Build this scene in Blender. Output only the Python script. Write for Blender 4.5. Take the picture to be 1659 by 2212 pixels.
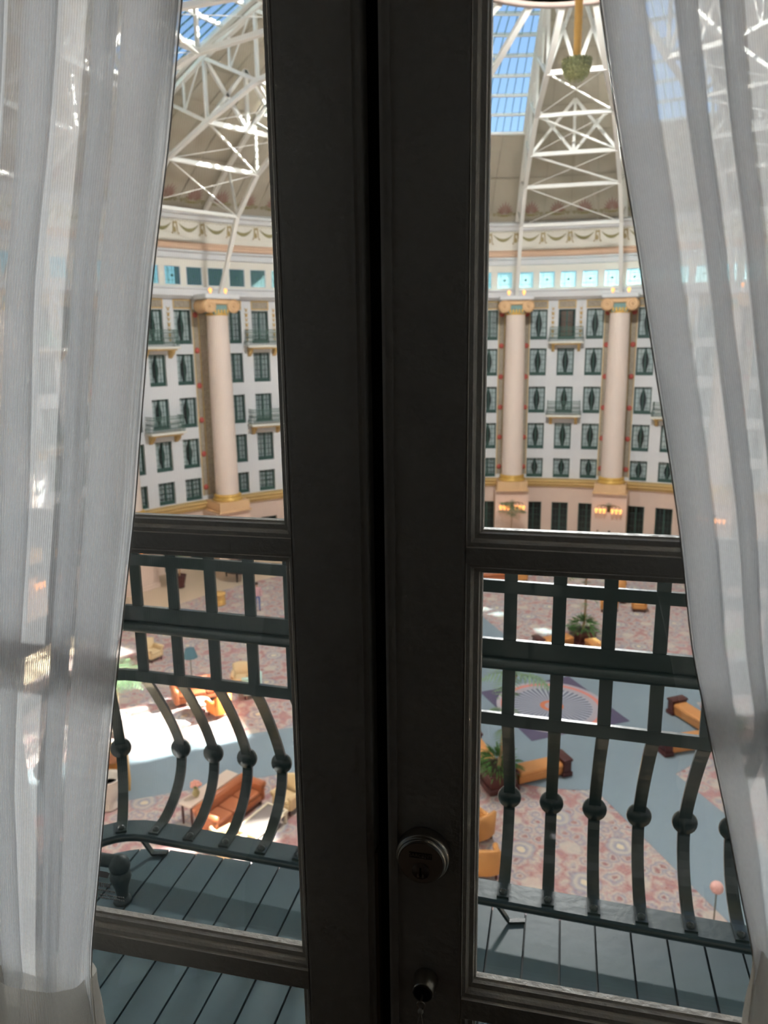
import bpy, bmesh, math, random
import numpy as np
from mathutils import Vector, Matrix
random.seed(7)
scene = bpy.context.scene
for o in list(bpy.data.objects): bpy.data.objects.remove(o)
COL = scene.collection
PI = math.pi
rad = math.radians

# ------------------------------------------------------------------ camera
EYE = Vector((0.0124, -30.98, 15.442))
F_PX, YAW, PITCH, ROLL = 1642.9, 0.23246, 0.22044, -0.01279
fw = Vector((-math.sin(YAW)*math.cos(PITCH), math.cos(YAW)*math.cos(PITCH), -math.sin(PITCH)))
r0 = Vector((math.cos(YAW), math.sin(YAW), 0)); u0 = r0.cross(fw)
RT = r0*math.cos(ROLL) + u0*math.sin(ROLL); UP = -r0*math.sin(ROLL) + u0*math.cos(ROLL)
cam = bpy.data.cameras.new('camera'); cam_o = bpy.data.objects.new('camera', cam); COL.objects.link(cam_o)
cam_o.matrix_world = Matrix(((RT.x, UP.x, -fw.x, EYE.x), (RT.y, UP.y, -fw.y, EYE.y), (RT.z, UP.z, -fw.z, EYE.z), (0, 0, 0, 1)))
cam.sensor_fit = 'HORIZONTAL'; cam.sensor_width = 36; cam.lens = 36*F_PX/1659
cam.clip_start = 0.02; cam.clip_end = 600
cam.dof.use_dof = True; cam.dof.focus_distance = 1.05; cam.dof.aperture_fstop = 11
scene.camera = cam_o
def on_plane(px, py, Y):          # point of the view ray through a photo pixel on the plane y = Y
    d = fw + RT*((px-829.5)/F_PX) - UP*((py-1106)/F_PX)
    return EYE + d*((Y-EYE.y)/d.y)

# ------------------------------------------------------------------ sky, sun, exposure
SUN_AZ, SUN_EL = 57, 39      # azimuth of the sun measured from +Y towards +X
w = bpy.data.worlds.new('sky'); scene.world = w; w.use_nodes = True
nt = w.node_tree; nt.nodes.clear()
sky = nt.nodes.new('ShaderNodeTexSky'); sky.sky_type = 'NISHITA'; sky.sun_disc = False
sky.sun_elevation = rad(SUN_EL); sky.sun_rotation = rad(SUN_AZ); sky.air_density = 1.0; sky.dust_density = 0.3; sky.ozone_density = 2.0
bg = nt.nodes.new('ShaderNodeBackground'); bg.inputs['Strength'].default_value = 0.048
ow = nt.nodes.new('ShaderNodeOutputWorld')
nt.links.new(sky.outputs[0], bg.inputs[0]); nt.links.new(bg.outputs[0], ow.inputs[0])
sl = bpy.data.lights.new('sun', 'SUN'); sl.energy = 9.8; sl.color = (1.0, 0.94, 0.86); sl.angle = rad(0.6)
so = bpy.data.objects.new('sun', sl); COL.objects.link(so); so.location = (40, -40, 80)
sd = Vector((math.sin(rad(SUN_AZ))*math.cos(rad(SUN_EL)), math.cos(rad(SUN_AZ))*math.cos(rad(SUN_EL)), math.sin(rad(SUN_EL))))
so.rotation_euler = sd.to_track_quat('Z', 'Y').to_euler()
def dome_z(r): return -19.7 + math.sqrt(2809 - r*r)
SKYBAYS = [15*k for k in range(-11, 13, 2)]
for th in SKYBAYS:                # portals: they only guide sky sampling through the dome's skylights
    pl = bpy.data.lights.new('skylight_portal', 'AREA'); pl.shape = 'RECTANGLE'; pl.size = 6.0; pl.size_y = 18.6
    pl.cycles.is_portal = True
    po = bpy.data.objects.new('skylight_portal', pl); COL.objects.link(po)
    t = rad(th); r = 13.9
    po.location = (r*math.sin(t), r*math.cos(t), dome_z(r)-0.25)
    a, b = Vector((22.6, 0, dome_z(22.6))), Vector((5.2, 0, dome_z(5.2)))
    sl_ = (a-b).normalized()
    yv = Vector((sl_.x*math.sin(t), sl_.x*math.cos(t), sl_.z)); xv = Vector((math.cos(t), -math.sin(t), 0)); zv = xv.cross(yv)
    if zv.z < 0: xv = -xv; zv = -zv
    po.rotation_euler = Matrix((xv, yv, zv)).transposed().to_euler()
scene.view_settings.view_transform = 'Standard'; scene.view_settings.look = 'None'
scene.view_settings.gamma = 1.0; scene.view_settings.use_curve_mapping = False
scene.view_settings.exposure = 2.2
cy = scene.cycles
cy.use_light_tree = False; cy.use_denoising = True; cy.use_adaptive_sampling = True; cy.adaptive_threshold = 0.12
cy.max_bounces = 7; cy.diffuse_bounces = 4; cy.glossy_bounces = 2; cy.transmission_bounces = 4
cy.transparent_max_bounces = 16; cy.caustics_reflective = False; cy.caustics_refractive = False; cy.sample_clamp_indirect = 6

# ------------------------------------------------------------------ helpers
def nlink(nt, a, b): nt.links.new(a, b)
MATS = {}
def mat(name, col, rough=0.6, metal=0.0, bump=0.0, bscale=40.0, var=0.0, vscale=5.0, emis=None, estr=0.0, spec=0.4, coat=0.0):
    if name in MATS: return MATS[name]
    m = bpy.data.materials.new(name); m.use_nodes = True; MATS[name] = m
    nt = m.node_tree; b = nt.nodes['Principled BSDF']
    b.inputs['Base Color'].default_value = (*col, 1); b.inputs['Roughness'].default_value = rough
    b.inputs['Metallic'].default_value = metal; b.inputs['Specular IOR Level'].default_value = spec
    b.inputs['Coat Weight'].default_value = coat
    if emis: b.inputs['Emission Color'].default_value = (*emis, 1); b.inputs['Emission Strength'].default_value = estr
    tc = nt.nodes.new('ShaderNodeTexCoord')
    if var > 0:
        n = nt.nodes.new('ShaderNodeTexNoise'); n.inputs['Scale'].default_value = vscale; n.inputs['Detail'].default_value = 4
        nlink(nt, tc.outputs['Object'], n.inputs['Vector'])
        mx = nt.nodes.new('ShaderNodeMix'); mx.data_type = 'RGBA'
        mx.inputs['A'].default_value = (*[c*(1-var) for c in col], 1); mx.inputs['B'].default_value = (*[min(1, c*(1+var)) for c in col], 1)
        nlink(nt, n.outputs['Fac'], mx.inputs['Factor']); nlink(nt, mx.outputs['Result'], b.inputs['Base Color'])
    if bump > 0:
        n2 = nt.nodes.new('ShaderNodeTexNoise'); n2.inputs['Scale'].default_value = bscale; n2.inputs['Detail'].default_value = 5
        nlink(nt, tc.outputs['Object'], n2.inputs['Vector'])
        bp = nt.nodes.new('ShaderNodeBump'); bp.inputs['Strength'].default_value = bump; bp.inputs['Distance'].default_value = 0.01
        nlink(nt, n2.outputs['Fac'], bp.inputs['Height']); nlink(nt, bp.outputs[0], b.inputs['Normal'])
    return m
def glass_mat(name, tint, refl=1.0, rough=0.0, diffuse=0.0, dcol=(1, 1, 1)):
    m = bpy.data.materials.new(name); m.use_nodes = True; MATS[name] = m
    nt = m.node_tree; nt.nodes.clear()
    out = nt.nodes.new('ShaderNodeOutputMaterial'); tr = nt.nodes.new('ShaderNodeBsdfTransparent'); tr.inputs[0].default_value = (*tint, 1)
    gl = nt.nodes.new('ShaderNodeBsdfGlossy'); gl.inputs['Roughness'].default_value = rough
    fr = nt.nodes.new('ShaderNodeLayerWeight'); fr.inputs[0].default_value = 0.5      # Schlick reflectance, the same from both sides
    pw = nt.nodes.new('ShaderNodeMath'); pw.operation = 'POWER'; pw.inputs[1].default_value = 5.0; nlink(nt, fr.outputs['Facing'], pw.inputs[0])
    mu = nt.nodes.new('ShaderNodeMath'); mu.operation = 'MULTIPLY_ADD'; mu.inputs[1].default_value = 0.9*refl; mu.inputs[2].default_value = 0.035*refl
    mx = nt.nodes.new('ShaderNodeMixShader')
    nlink(nt, pw.outputs[0], mu.inputs[0]); nlink(nt, mu.outputs[0], mx.inputs[0])
    src = tr.outputs[0]
    if diffuse > 0:
        d = nt.nodes.new('ShaderNodeBsdfTranslucent'); d.inputs[0].default_value = (*dcol, 1)
        m2 = nt.nodes.new('ShaderNodeMixShader'); m2.inputs[0].default_value = diffuse
        nlink(nt, tr.outputs[0], m2.inputs[1]); nlink(nt, d.outputs[0], m2.inputs[2]); src = m2.outputs[0]
    nlink(nt, src, mx.inputs[1]); nlink(nt, gl.outputs[0], mx.inputs[2]); nlink(nt, mx.outputs[0], out.inputs[0])
    return m

def rz(x, y, a): return x*math.cos(a)-y*math.sin(a), x*math.sin(a)+y*math.cos(a)
class MB:
    def __init__(s): s.v = []; s.f = []; s.sm = []; s.mi = []
    def add(s, vs, fs, smooth=False, mi=0):
        n = len(s.v); s.v.extend([tuple(q) for q in vs]); s.f.extend([tuple(i+n for i in f) for f in fs])
        s.sm.extend([smooth]*len(fs)); s.mi.extend([mi]*len(fs)); return s
    def box(s, c, d, rot=0.0, mi=0):
        x, y, z = d[0]/2, d[1]/2, d[2]/2; vs = []
        for sz in (-1, 1):
            for sx, sy in ((-1, -1), (1, -1), (1, 1), (-1, 1)):
                a, b = rz(sx*x, sy*y, rot); vs.append((c[0]+a, c[1]+b, c[2]+sz*z))
        return s.add(vs, [(3, 2, 1, 0), (4, 5, 6, 7), (0, 1, 5, 4), (1, 2, 6, 5), (2, 3, 7, 6), (3, 0, 4, 7)], mi=mi)
    def rbox(s, c, d, bev=0.03, rot=0.0, seg=2, mi=0, smooth=True):
        bm = bmesh.new(); bmesh.ops.create_cube(bm, size=1.0)
        for v in bm.verts: v.co = Vector((v.co.x*d[0], v.co.y*d[1], v.co.z*d[2]))
        bmesh.ops.bevel(bm, geom=bm.edges[:], offset=bev, segments=seg, profile=0.5, affect='EDGES')
        vs = []
        for i, v in enumerate(bm.verts):
            v.index = i; a, b = rz(v.co.x, v.co.y, rot); vs.append((c[0]+a, c[1]+b, c[2]+v.co.z))
        fs = [tuple(v.index for v in f.verts) for f in bm.faces]; bm.free()
        return s.add(vs, fs, smooth, mi)
    def bar(s, p, q, w, h=None, upv=(0, 0, 1), mi=0):
        p, q = Vector(p), Vector(q); h = h or w; d = (q-p).normalized(); up = Vector(upv)
        if abs(d.dot(up)) > 0.98: up = Vector((0, 1, 0))
        a = d.cross(up).normalized(); b = a.cross(d).normalized(); vs = []
        for e in (p, q):
            for sa, sb in ((-1, -1), (1, -1), (1, 1), (-1, 1)): vs.append(e + a*(sa*w/2) + b*(sb*h/2))
        return s.add(vs, [(3, 2, 1, 0), (4, 5, 6, 7), (0, 1, 5, 4), (1, 2, 6, 5), (2, 3, 7, 6), (3, 0, 4, 7)], mi=mi)
    def tube(s, pts, r, n=8, mi=0, cap=True):
        pts = [Vector(q) for q in pts]; m = len(pts); rs = r if isinstance(r, (list, tuple)) else [r]*m; vs = []; ref = None
        for i, q in enumerate(pts):
            d = (pts[min(i+1, m-1)]-pts[max(i-1, 0)]).normalized()
            if ref is None: ref = Vector((0, 0, 1)) if abs(d.z) < 0.9 else Vector((1, 0, 0))
            a = d.cross(ref).normalized(); b = a.cross(d).normalized(); ref = b
            for k in range(n):
                t = 2*PI*k/n; vs.append(q + a*(math.cos(t)*rs[i]) + b*(math.sin(t)*rs[i]))
        fs = [(i*n+k, i*n+(k+1) % n, (i+1)*n+(k+1) % n, (i+1)*n+k) for i in range(m-1) for k in range(n)]
        s.add(vs, fs, True, mi)
        if cap: s.add(vs[:n], [tuple(range(n-1, -1, -1))], False, mi); s.add(vs[-n:], [tuple(range(n))], False, mi)
        return s
    def strip(s, pts, wdir, w, t, tdir=None, mi=0):   # flat strap along pts: width w along wdir, thickness t
        pts = [Vector(q) for q in pts]; m = len(pts); wd = Vector(wdir).normalized(); vs = []
        for i, q in enumerate(pts):
            d = (pts[min(i+1, m-1)]-pts[max(i-1, 0)]).normalized(); nn = d.cross(wd).normalized()
            for a, b in ((-1, -1), (1, -1), (1, 1), (-1, 1)): vs.append(q + wd*(a*w/2) + nn*(b*t/2))
        fs = [(i*4+k, i*4+(k+1) % 4, (i+1)*4+(k+1) % 4, (i+1)*4+k) for i in range(m-1) for k in range(4)]
        fs += [(3, 2, 1, 0), tuple(range(m*4-4, m*4))]
        return s.add(vs, fs, False, mi)
    def lathe(s, prof, n=20, c=(0, 0, 0), axis='z', mi=0, smooth=True):
        vs = []
        for r, z in prof:
            for k in range(n):
                t = 2*PI*k/n; x, y = r*math.cos(t), r*math.sin(t)
                if axis == 'z': vs.append((c[0]+x, c[1]+y, c[2]+z))
                elif axis == 'y': vs.append((c[0]+x, c[1]+z, c[2]-y))
                else: vs.append((c[0]+z, c[1]+x, c[2]+y))
        fs = [(i*n+k, i*n+(k+1) % n, (i+1)*n+(k+1) % n, (i+1)*n+k) for i in range(len(prof)-1) for k in range(n)]
        s.add(vs, fs, smooth, mi)
        for i, rev in ((0, True), (len(prof)-1, False)):
            if prof[i][0] > 1e-5:
                ring = vs[i*n:(i+1)*n]; s.add(ring, [tuple(range(n-1, -1, -1)) if rev else tuple(range(n))], False, mi)
        return s
    def ball(s, c, r, n=12, m=8, sc=(1, 1, 1), mi=0):
        vs = []; fs = []
        for i in range(m+1):
            ph = PI*i/m
            for k in range(n):
                t = 2*PI*k/n; vs.append((c[0]+r*sc[0]*math.sin(ph)*math.cos(t), c[1]+r*sc[1]*math.sin(ph)*math.sin(t), c[2]-r*sc[2]*math.cos(ph)))
        fs = [(i*n+k, i*n+(k+1) % n, (i+1)*n+(k+1) % n, (i+1)*n+k) for i in range(m) for k in range(n)]
        return s.add(vs, fs, True, mi)
    def ring(s, prof, t0=0.0, t1=360.0, n=96, mi=0, smooth=False):   # sweep of an (r,z) profile round the atrium axis
        vs = []; full = abs(t1-t0) >= 360; cnt = n if full else n+1; k = len(prof)
        for i in range(cnt):
            t = rad(t0+(t1-t0)*i/n)
            for r, z in prof: vs.append((r*math.sin(t), r*math.cos(t), z))
        fs = [(i*k+j, ((i+1) % cnt)*k+j, ((i+1) % cnt)*k+j+1, i*k+j+1) for i in range(n) for j in range(k-1)]
        return s.add(vs, fs, smooth, mi)
    def poly(s, pts, mi=0): return s.add(pts, [tuple(range(len(pts)))], False, mi)
    def prism(s, pts, z0, z1, mi=0):     # pts in xy
        n = len(pts); vs = [(x, y, z0) for x, y in pts]+[(x, y, z1) for x, y in pts]
        return s.add(vs, [tuple(range(n-1, -1, -1)), tuple(range(n, 2*n))]+[(i, (i+1) % n, n+(i+1) % n, n+i) for i in range(n)], False, mi)
    def mesh(s, name, mats):
        me = bpy.data.meshes.new(name); me.from_pydata(s.v, [], s.f)
        me.polygons.foreach_set('use_smooth', s.sm); me.polygons.foreach_set('material_index', s.mi)
        for m in (mats if isinstance(mats, (list, tuple)) else [mats]): me.materials.append(m)
        me.update(); return me
    def build(s, name, mats, parent=None, **k): return link(name, s.mesh(name, mats), parent, **k)
def tag(o, label=None, cat=None, group=None, kind=None):
    if label: o['label'] = label
    if cat: o['category'] = cat
    if group: o['group'] = group
    if kind: o['kind'] = kind
    return o
def link(name, data, parent=None, loc=None, rot=None, rotz=None, label=None, cat=None, group=None, kind=None, scale=None):
    o = bpy.data.objects.new(name, data); COL.objects.link(o)
    if parent: o.parent = parent
    if loc is not None: o.location = loc
    if rot is not None: o.rotation_euler = rot
    if rotz is not None: o.rotation_euler = (0, 0, rotz)
    if scale is not None: o.scale = scale
    return tag(o, label, cat, group, kind)
def empty(name, loc=(0, 0, 0), rotz=0.0, **k): 
    o = link(name, None, None, loc, None, rotz, **k); o.empty_display_size = 0.1; return o
def kids(o): return [c for c in bpy.data.objects if c.parent == o]
def clone(o, loc, rotz, label, group=None):
    def rec(src, par):
        c = src.copy(); COL.objects.link(c); c.parent = par
        for ch in [q for q in ALL if q.parent == src]: rec(ch, c)
        return c
    ALL = list(bpy.data.objects)
    r = rec(o, None); r.location = loc; r.rotation_euler = (0, 0, rotz); r['label'] = label
    if group: r['group'] = group
    return r
def pol(th, r, z): t = rad(th); return Vector((r*math.sin(t), r*math.cos(t), z))

# ------------------------------------------------------------------ materials
M_WHITE = mat('white_plaster', (0.72, 0.735, 0.75), 0.7, bump=0.05, bscale=3, var=0.02)
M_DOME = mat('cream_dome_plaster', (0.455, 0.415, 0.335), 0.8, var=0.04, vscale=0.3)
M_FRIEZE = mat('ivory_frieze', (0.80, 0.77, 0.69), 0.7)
M_PINK = mat('pale_pink_plaster', (0.72, 0.56, 0.47), 0.7, var=0.03, vscale=1.5)
M_SALMON = mat('salmon_band', (0.72, 0.50, 0.36), 0.7)
M_GOLD = mat('gold_paint', (0.72, 0.45, 0.12), 0.35, 0.35)
M_GOLDW = mat('ochre_paint', (0.62, 0.42, 0.17), 0.6)
M_TAN = mat('tan_capital', (0.72, 0.47, 0.26), 0.55)
M_STEEL = mat('white_painted_steel', (0.82, 0.81, 0.77), 0.5)
M_SEAM = mat('dome_batten', (0.40, 0.36, 0.29), 0.8)
M_SHAFT = mat('blush_column_plaster', (0.78, 0.66, 0.58), 0.55, var=0.02)
M_GREEN = mat('dark_green_paint', (0.035, 0.085, 0.07), 0.45)
M_RAILFAR = mat('grey_green_iron', (0.09, 0.16, 0.13), 0.5)
M_LEAD = mat('green_leading', (0.07, 0.16, 0.12), 0.5)
M_DARK = mat('dark_room_shade', (0.02, 0.022, 0.022), 0.9)  # near-black backing colour stands in for the shade of unlit rooms
M_SHEER = mat('white_sheer_far', (0.62, 0.66, 0.66), 0.9)
M_BLIND = mat('dark_blind', (0.12, 0.12, 0.13), 0.8)
M_OLIVE = mat('olive_ornament', (0.30, 0.27, 0.13), 0.8)
M_MAROON = mat('maroon_ornament', (0.31, 0.18, 0.15), 0.8)
M_ROSE = mat('red_rosette', (0.50, 0.10, 0.08), 0.7)
M_SAGE = mat('sage_panel', (0.36, 0.31, 0.24), 0.8, var=0.5, vscale=7)
M_TEALP = mat('teal_panel', (0.20, 0.33, 0.31), 0.7, var=0.2, vscale=9)
M_BULB = mat('lit_bulb', (1.0, 0.5, 0.2), 0.5, emis=(1.0, 0.36, 0.09), estr=0.42)
M_BULB.cycles.emission_sampling = 'NONE'
M_BRASS = mat('dark_bronze', (0.12, 0.11, 0.06), 0.45, 0.6)
M_PAINT = mat('old_white_door_paint', (0.76, 0.725, 0.66), 0.42, bump=0.25, bscale=90, var=0.05, vscale=14)
M_GLASS = glass_mat('clear_pane', (0.972, 0.988, 0.982), 1.0)
M_SKYGLASS = glass_mat('skylight_glass', (0.90, 0.96, 1.0), 0.3)
M_STAIN = glass_mat('pale_leaded_glass', (0.36, 0.62, 0.68), 0.3, diffuse=0.25, dcol=(0.45, 0.68, 0.70))
M_FARGLASS = glass_mat('window_glass', (0.9, 0.95, 0.95), 0.8)
# ================================================================== the hotel room on this side of the door
ZE = EYE.z                                  # eye height; the balcony deck and the room floor lie 1.65 m lower
ZF = ZE - 1.65
DY = -30.2                                  # room face of the two door leaves
M_ROOM = mat('beige_room_wall', (0.30, 0.255, 0.195), 0.8)
M_ROOMF = mat('brown_room_carpet', (0.12, 0.08, 0.06), 0.95)
def wallbox(name, c, d, m, label): return MB().box(c, d).build(name, m, label=label, cat='wall', kind='structure')
MB().box((-0.2, -32.6, ZF-0.05), (5.2, 4.8, 0.1)).build('floor_room', M_ROOMF, label='brown carpet of the hotel room by the door', cat='floor', kind='structure')
MB().box((-0.2, -32.6, ZF+2.95), (5.2, 4.8, 0.1)).build('ceiling_room', M_ROOM, label='plain ceiling of the hotel room', cat='ceiling', kind='structure')
wallbox('wall_back', (-0.2, -35.0, ZF+1.45), (5.2, 0.1, 2.9), M_ROOM, 'beige back wall of the hotel room')
wallbox('wall_left', (-2.8, -32.6, ZF+1.45), (0.1, 4.7, 2.9), M_ROOM, 'beige left wall of the hotel room')
wallbox('wall_right', (2.4, -32.6, ZF+1.45), (0.1, 4.7, 2.9), M_ROOM, 'beige right wall of the hotel room')
OX0, OX1, OZ1 = -0.90, 0.54, ZE+1.12        # door opening
b = MB()
for x0, x1, z0, z1 in ((-4.0, OX0, 0, 18.4), (OX1, 4.0, 0, 18.4), (OX0, OX1, OZ1, 18.4), (OX0, OX1, 0, ZF-0.02)):
    b.box(((x0+x1)/2, -30.06, (z0+z1)/2), (x1-x0, 0.26, z1-z0))
b.build('wall_front', M_WHITE, label='white plaster wall around the balcony doors', cat='wall', kind='structure')
b = MB()
for x in (OX0+0.02, OX1-0.02): b.box((x, -30.10, (ZF+OZ1)/2), (0.04, 0.22, OZ1-ZF))
b.box(((OX0+OX1)/2, -30.10, OZ1-0.02), (OX1-OX0-0.08, 0.22, 0.04)); b.box(((OX0+OX1)/2, -30.10, ZF+0.0), (OX1-OX0-0.08, 0.22, 0.02))
b.build('trim_1', M_PAINT, label='painted frame and sill around the balcony doors', cat='door frame', kind='structure')

# ================================================================== atrium floor
M_MARBLE = mat('cream_stone_floor', (0.62, 0.50, 0.36), 0.4, var=0.08, vscale=1.2)
def carpet_mat():
    m = bpy.data.materials.new('floral_carpet'); m.use_nodes = True; nt = m.node_tree; N = nt.nodes; b = N['Principled BSDF']
    b.inputs['Roughness'].default_value = 0.95; b.inputs['Specular IOR Level'].default_value = 0.1
    tc = N.new('ShaderNodeTexCoord')
    def math_(op, a, c=None):
        n = N.new('ShaderNodeMath'); n.operation = op
        for i, v in enumerate((a, c)):
            if v is None: continue
            if isinstance(v, (int, float)): n.inputs[i].default_value = v
            else: nlink(nt, v, n.inputs[i])
        return n.outputs[0]
    def ramp(fac, stops, interp='LINEAR'):
        r = N.new('ShaderNodeValToRGB'); nlink(nt, fac, r.inputs[0]); r.color_ramp.interpolation = interp
        while len(r.color_ramp.elements) < len(stops): r.color_ramp.elements.new(0.5)
        for e, (p, c) in zip(r.color_ramp.elements, stops): e.position = p; e.color = (*c, 1)
        return r.outputs[0]
    def mix(f, a, c):
        x = N.new('ShaderNodeMix'); x.data_type = 'RGBA'
        if isinstance(f, (int, float)): x.inputs['Factor'].default_value = f
        else: nlink(nt, f, x.inputs['Factor'])
        nlink(nt, a, x.inputs['A']); nlink(nt, c, x.inputs['B']); return x.outputs['Result']
    mp = N.new('ShaderNodeMapping'); nlink(nt, tc.outputs['Object'], mp.inputs[0]); mp.inputs['Rotation'].default_value = (0, 0, rad(30))
    nw = N.new('ShaderNodeTexNoise'); nw.inputs['Scale'].default_value = 3.0; nlink(nt, mp.outputs[0], nw.inputs['Vector'])
    add = N.new('ShaderNodeVectorMath'); add.operation = 'MULTIPLY_ADD'; nlink(nt, nw.outputs['Color'], add.inputs[0]); add.inputs[1].default_value = (0.25, 0.25, 0.25); nlink(nt, mp.outputs[0], add.inputs[2])
    def lattice(ox, oy, s):
        sp = N.new('ShaderNodeSeparateXYZ'); nlink(nt, add.outputs[0], sp.inputs[0])
        u = math_('PINGPONG', math_('ADD', sp.outputs[0], ox), s/2); v = math_('PINGPONG', math_('ADD', sp.outputs[1], oy), s/2)
        return math_('SQRT', math_('ADD', math_('MULTIPLY', u, u), math_('MULTIPLY', v, v)))
    MAR, BEI, SLA, CRE, PNK = (0.25, 0.085, 0.095), (0.55, 0.48, 0.41), (0.27, 0.29, 0.35), (0.70, 0.60, 0.42), (0.41, 0.20, 0.195)
    vo = N.new('ShaderNodeTexVoronoi'); vo.inputs['Scale'].default_value = 2.1; nlink(nt, add.outputs[0], vo.inputs['Vector'])
    base = ramp(vo.outputs['Distance'], [(0.0, PNK), (0.14, MAR), (0.26, BEI), (0.38, SLA), (0.52, BEI), (0.75, PNK)])
    no = N.new('ShaderNodeTexNoise'); no.inputs['Scale'].default_value = 6; no.inputs['Detail'].default_value = 6; nlink(nt, mp.outputs[0], no.inputs['Vector'])
    base2 = ramp(no.outputs['Fac'], [(0.34, MAR), (0.44, BEI), (0.52, PNK), (0.6, SLA), (0.7, CRE)])
    base = mix(0.35, base, base2)
    d1 = lattice(0, 0, 2.2); d2 = lattice(1.1, 1.1, 2.2)
    rg = [(0.0, CRE), (0.10, CRE), (0.16, SLA), (0.30, BEI), (0.42, SLA), (0.5, MAR)]
    m1 = ramp(d1, rg); f1 = ramp(d1, [(0.38, (0.85,)*3), (0.52, (0, 0, 0))])
    m2 = ramp(d2, [(0.0, BEI), (0.3, BEI), (0.42, MAR)]); f2 = ramp(d2, [(0.25, (0.7,)*3), (0.42, (0, 0, 0))])
    c = mix(f1, base, m1); c = mix(f2, c, m2)
    nlink(nt, c, b.inputs['Base Color']); return m
M_CARPET = carpet_mat()
M_BLUE = mat('slate_blue_carpet', (0.24, 0.30, 0.335), 0.95, var=0.10, vscale=25, spec=0.1)
def disc(r, z, n=96): return [(r*math.cos(2*PI*i/n), r*math.sin(2*PI*i/n), z) for i in range(n)]
fl = MB().prism([(32*math.cos(2*PI*i/96), 32*math.sin(2*PI*i/96)) for i in range(96)], -0.3, 0.0).build('floor', M_MARBLE, label='cream stone floor round the edge of the atrium', cat='floor', kind='structure')
MB().prism([(24.0*math.cos(2*PI*i/96), 24.0*math.sin(2*PI*i/96)) for i in range(96)], 0.0, 0.012).build('floral_carpet', M_CARPET, label='large round floral carpet in maroon and beige over the atrium floor', cat='carpet', kind='structure')
pts = []; hw, R1, R2 = 1.65, 6.3, 24.0         # slate blue carpet: a disc with four avenues
for k in range(4):
    a = rad(-60+90*k)                          # avenue direction
    for (rr, s) in ((R1, -1), (R2, -1), (R2, 1), (R1, 1)):
        off = math.asin(hw/rr)*s; pts.append((rr*math.cos(a+off), rr*math.sin(a+off)))
    a1 = math.asin(hw/R1)
    for j in range(1, 8):
        t = a+a1+(PI/2-2*a1)*j/8; pts.append((R1*math.cos(t), R1*math.sin(t)))
MB().prism(pts, 0.013, 0.022).build('slate_carpet', M_BLUE, label='plain slate blue carpet with a round centre and four straight avenues', cat='carpet', kind='structure')
# centre rug: purple square, rings and rays
M_PURPLE = mat('purple_wool', (0.10, 0.085, 0.14), 0.95); M_LILAC = mat('lilac_wool', (0.42, 0.37, 0.40), 0.95)
M_CORAL = mat('coral_wool', (0.66, 0.24, 0.19), 0.95); M_ORANGEW = mat('orange_wool', (0.62, 0.20, 0.10), 0.95); M_GREYW = mat('grey_blue_wool', (0.42, 0.43, 0.48), 0.95)
ru = empty('centre_rug', (0, 0, 0.024), label='round coral and purple rug with sunburst rays on the slate carpet', cat='rug')
a0 = rad(90-12.7)
MB().prism([(3.25*math.cos(a0+k*PI/2), 3.25*math.sin(a0+k*PI/2)) for k in range(4)], 0, 0.006).build('purple_square', M_PURPLE, ru)
def annulus(r1, r2, z, n=64):
    b = MB(); vs = [(r*math.cos(2*PI*i/n), r*math.sin(2*PI*i/n), z) for r in (r1, r2) for i in range(n)]
    return b.add(vs, [(i, n+i, n+(i+1) % n, (i+1) % n) for i in range(n)])
annulus(2.18, 2.36, 0.0075).build('lilac_border', M_LILAC, ru)
annulus(1.98, 2.18, 0.0075).build('coral_ring', M_CORAL, ru)
annulus(1.72, 1.98, 0.0075).build('lilac_ring', M_LILAC, ru)
annulus(0.0001, 1.72, 0.0073).build('grey_field', M_GREYW, ru)
ray = MB()
ray.poly([(0.45, -0.012, 0.0085), (1.70, -0.055, 0.0085), (1.70, 0.055, 0.0085), (0.45, 0.012, 0.0085)])
rm = ray.mesh('ray', mat('slate_ray_wool', (0.12, 0.13, 0.18), 0.95))
for i in range(44): link('ray', rm, ru, rotz=2*PI*i/44)
annulus(0.30, 0.50, 0.0095).build('orange_ring', M_ORANGEW, ru); annulus(0.15, 0.30, 0.0095).build('lilac_eye', M_LILAC, ru); annulus(0.0001, 0.15, 0.0097).build('coral_eye', M_CORAL, ru)

# ================================================================== atrium walls, 24 bays of 15 degrees
ROWS = [(4.75, 6.29), (7.03, 9.06), (9.85, 11.88), (12.73, 14.78), (15.44, 17.66)]
AN = [-7.5, -5.15, -2.75, -1.2, 1.2, 2.75, 5.15, 7.5]
def bay_wall(zs, holes):      # curved wall piece with recessed openings; holes = set of z-interval indices that have windows
    b = MB(); R, RB = 30.0, 30.32
    for i in range(7):
        for j in range(len(zs)-1):
            a0, a1, z0, z1 = AN[i], AN[i+1], zs[j], zs[j+1]
            if i in (1, 3, 5) and j in holes:
                f = [pol(a0, R, z0), pol(a1, R, z0), pol(a1, R, z1), pol(a0, R, z1)]; g = [pol(a0, RB, z0), pol(a1, RB, z0), pol(a1, RB, z1), pol(a0, RB, z1)]
                for k in range(4): b.poly([f[k], f[(k+1) % 4], g[(k+1) % 4], g[k]])
            else: b.poly([pol(a0, R, z0), pol(a1, R, z0), pol(a1, R, z1), pol(a0, R, z1)])
    return b
zs = [4.4]
for z0, z1 in ROWS: zs += [z0, z1]
zs += [18.5]
UPM = bay_wall(zs, {1, 3, 5, 7, 9}).mesh('bay_wall', M_WHITE)
GRM = bay_wall([0.0, 0.06, 2.76, 4.4], {1}).mesh('ground_wall', M_PINK)
PLAIN = MB().ring([(30.0, 4.4), (30.0, 18.5)], -7.5, 7.5, 4).mesh('plain_wall', M_WHITE); PLAING = MB().ring([(30.0, 0.0), (30.0, 4.4)], -7.5, 7.5, 4).mesh('plain_ground', M_PINK)
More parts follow.
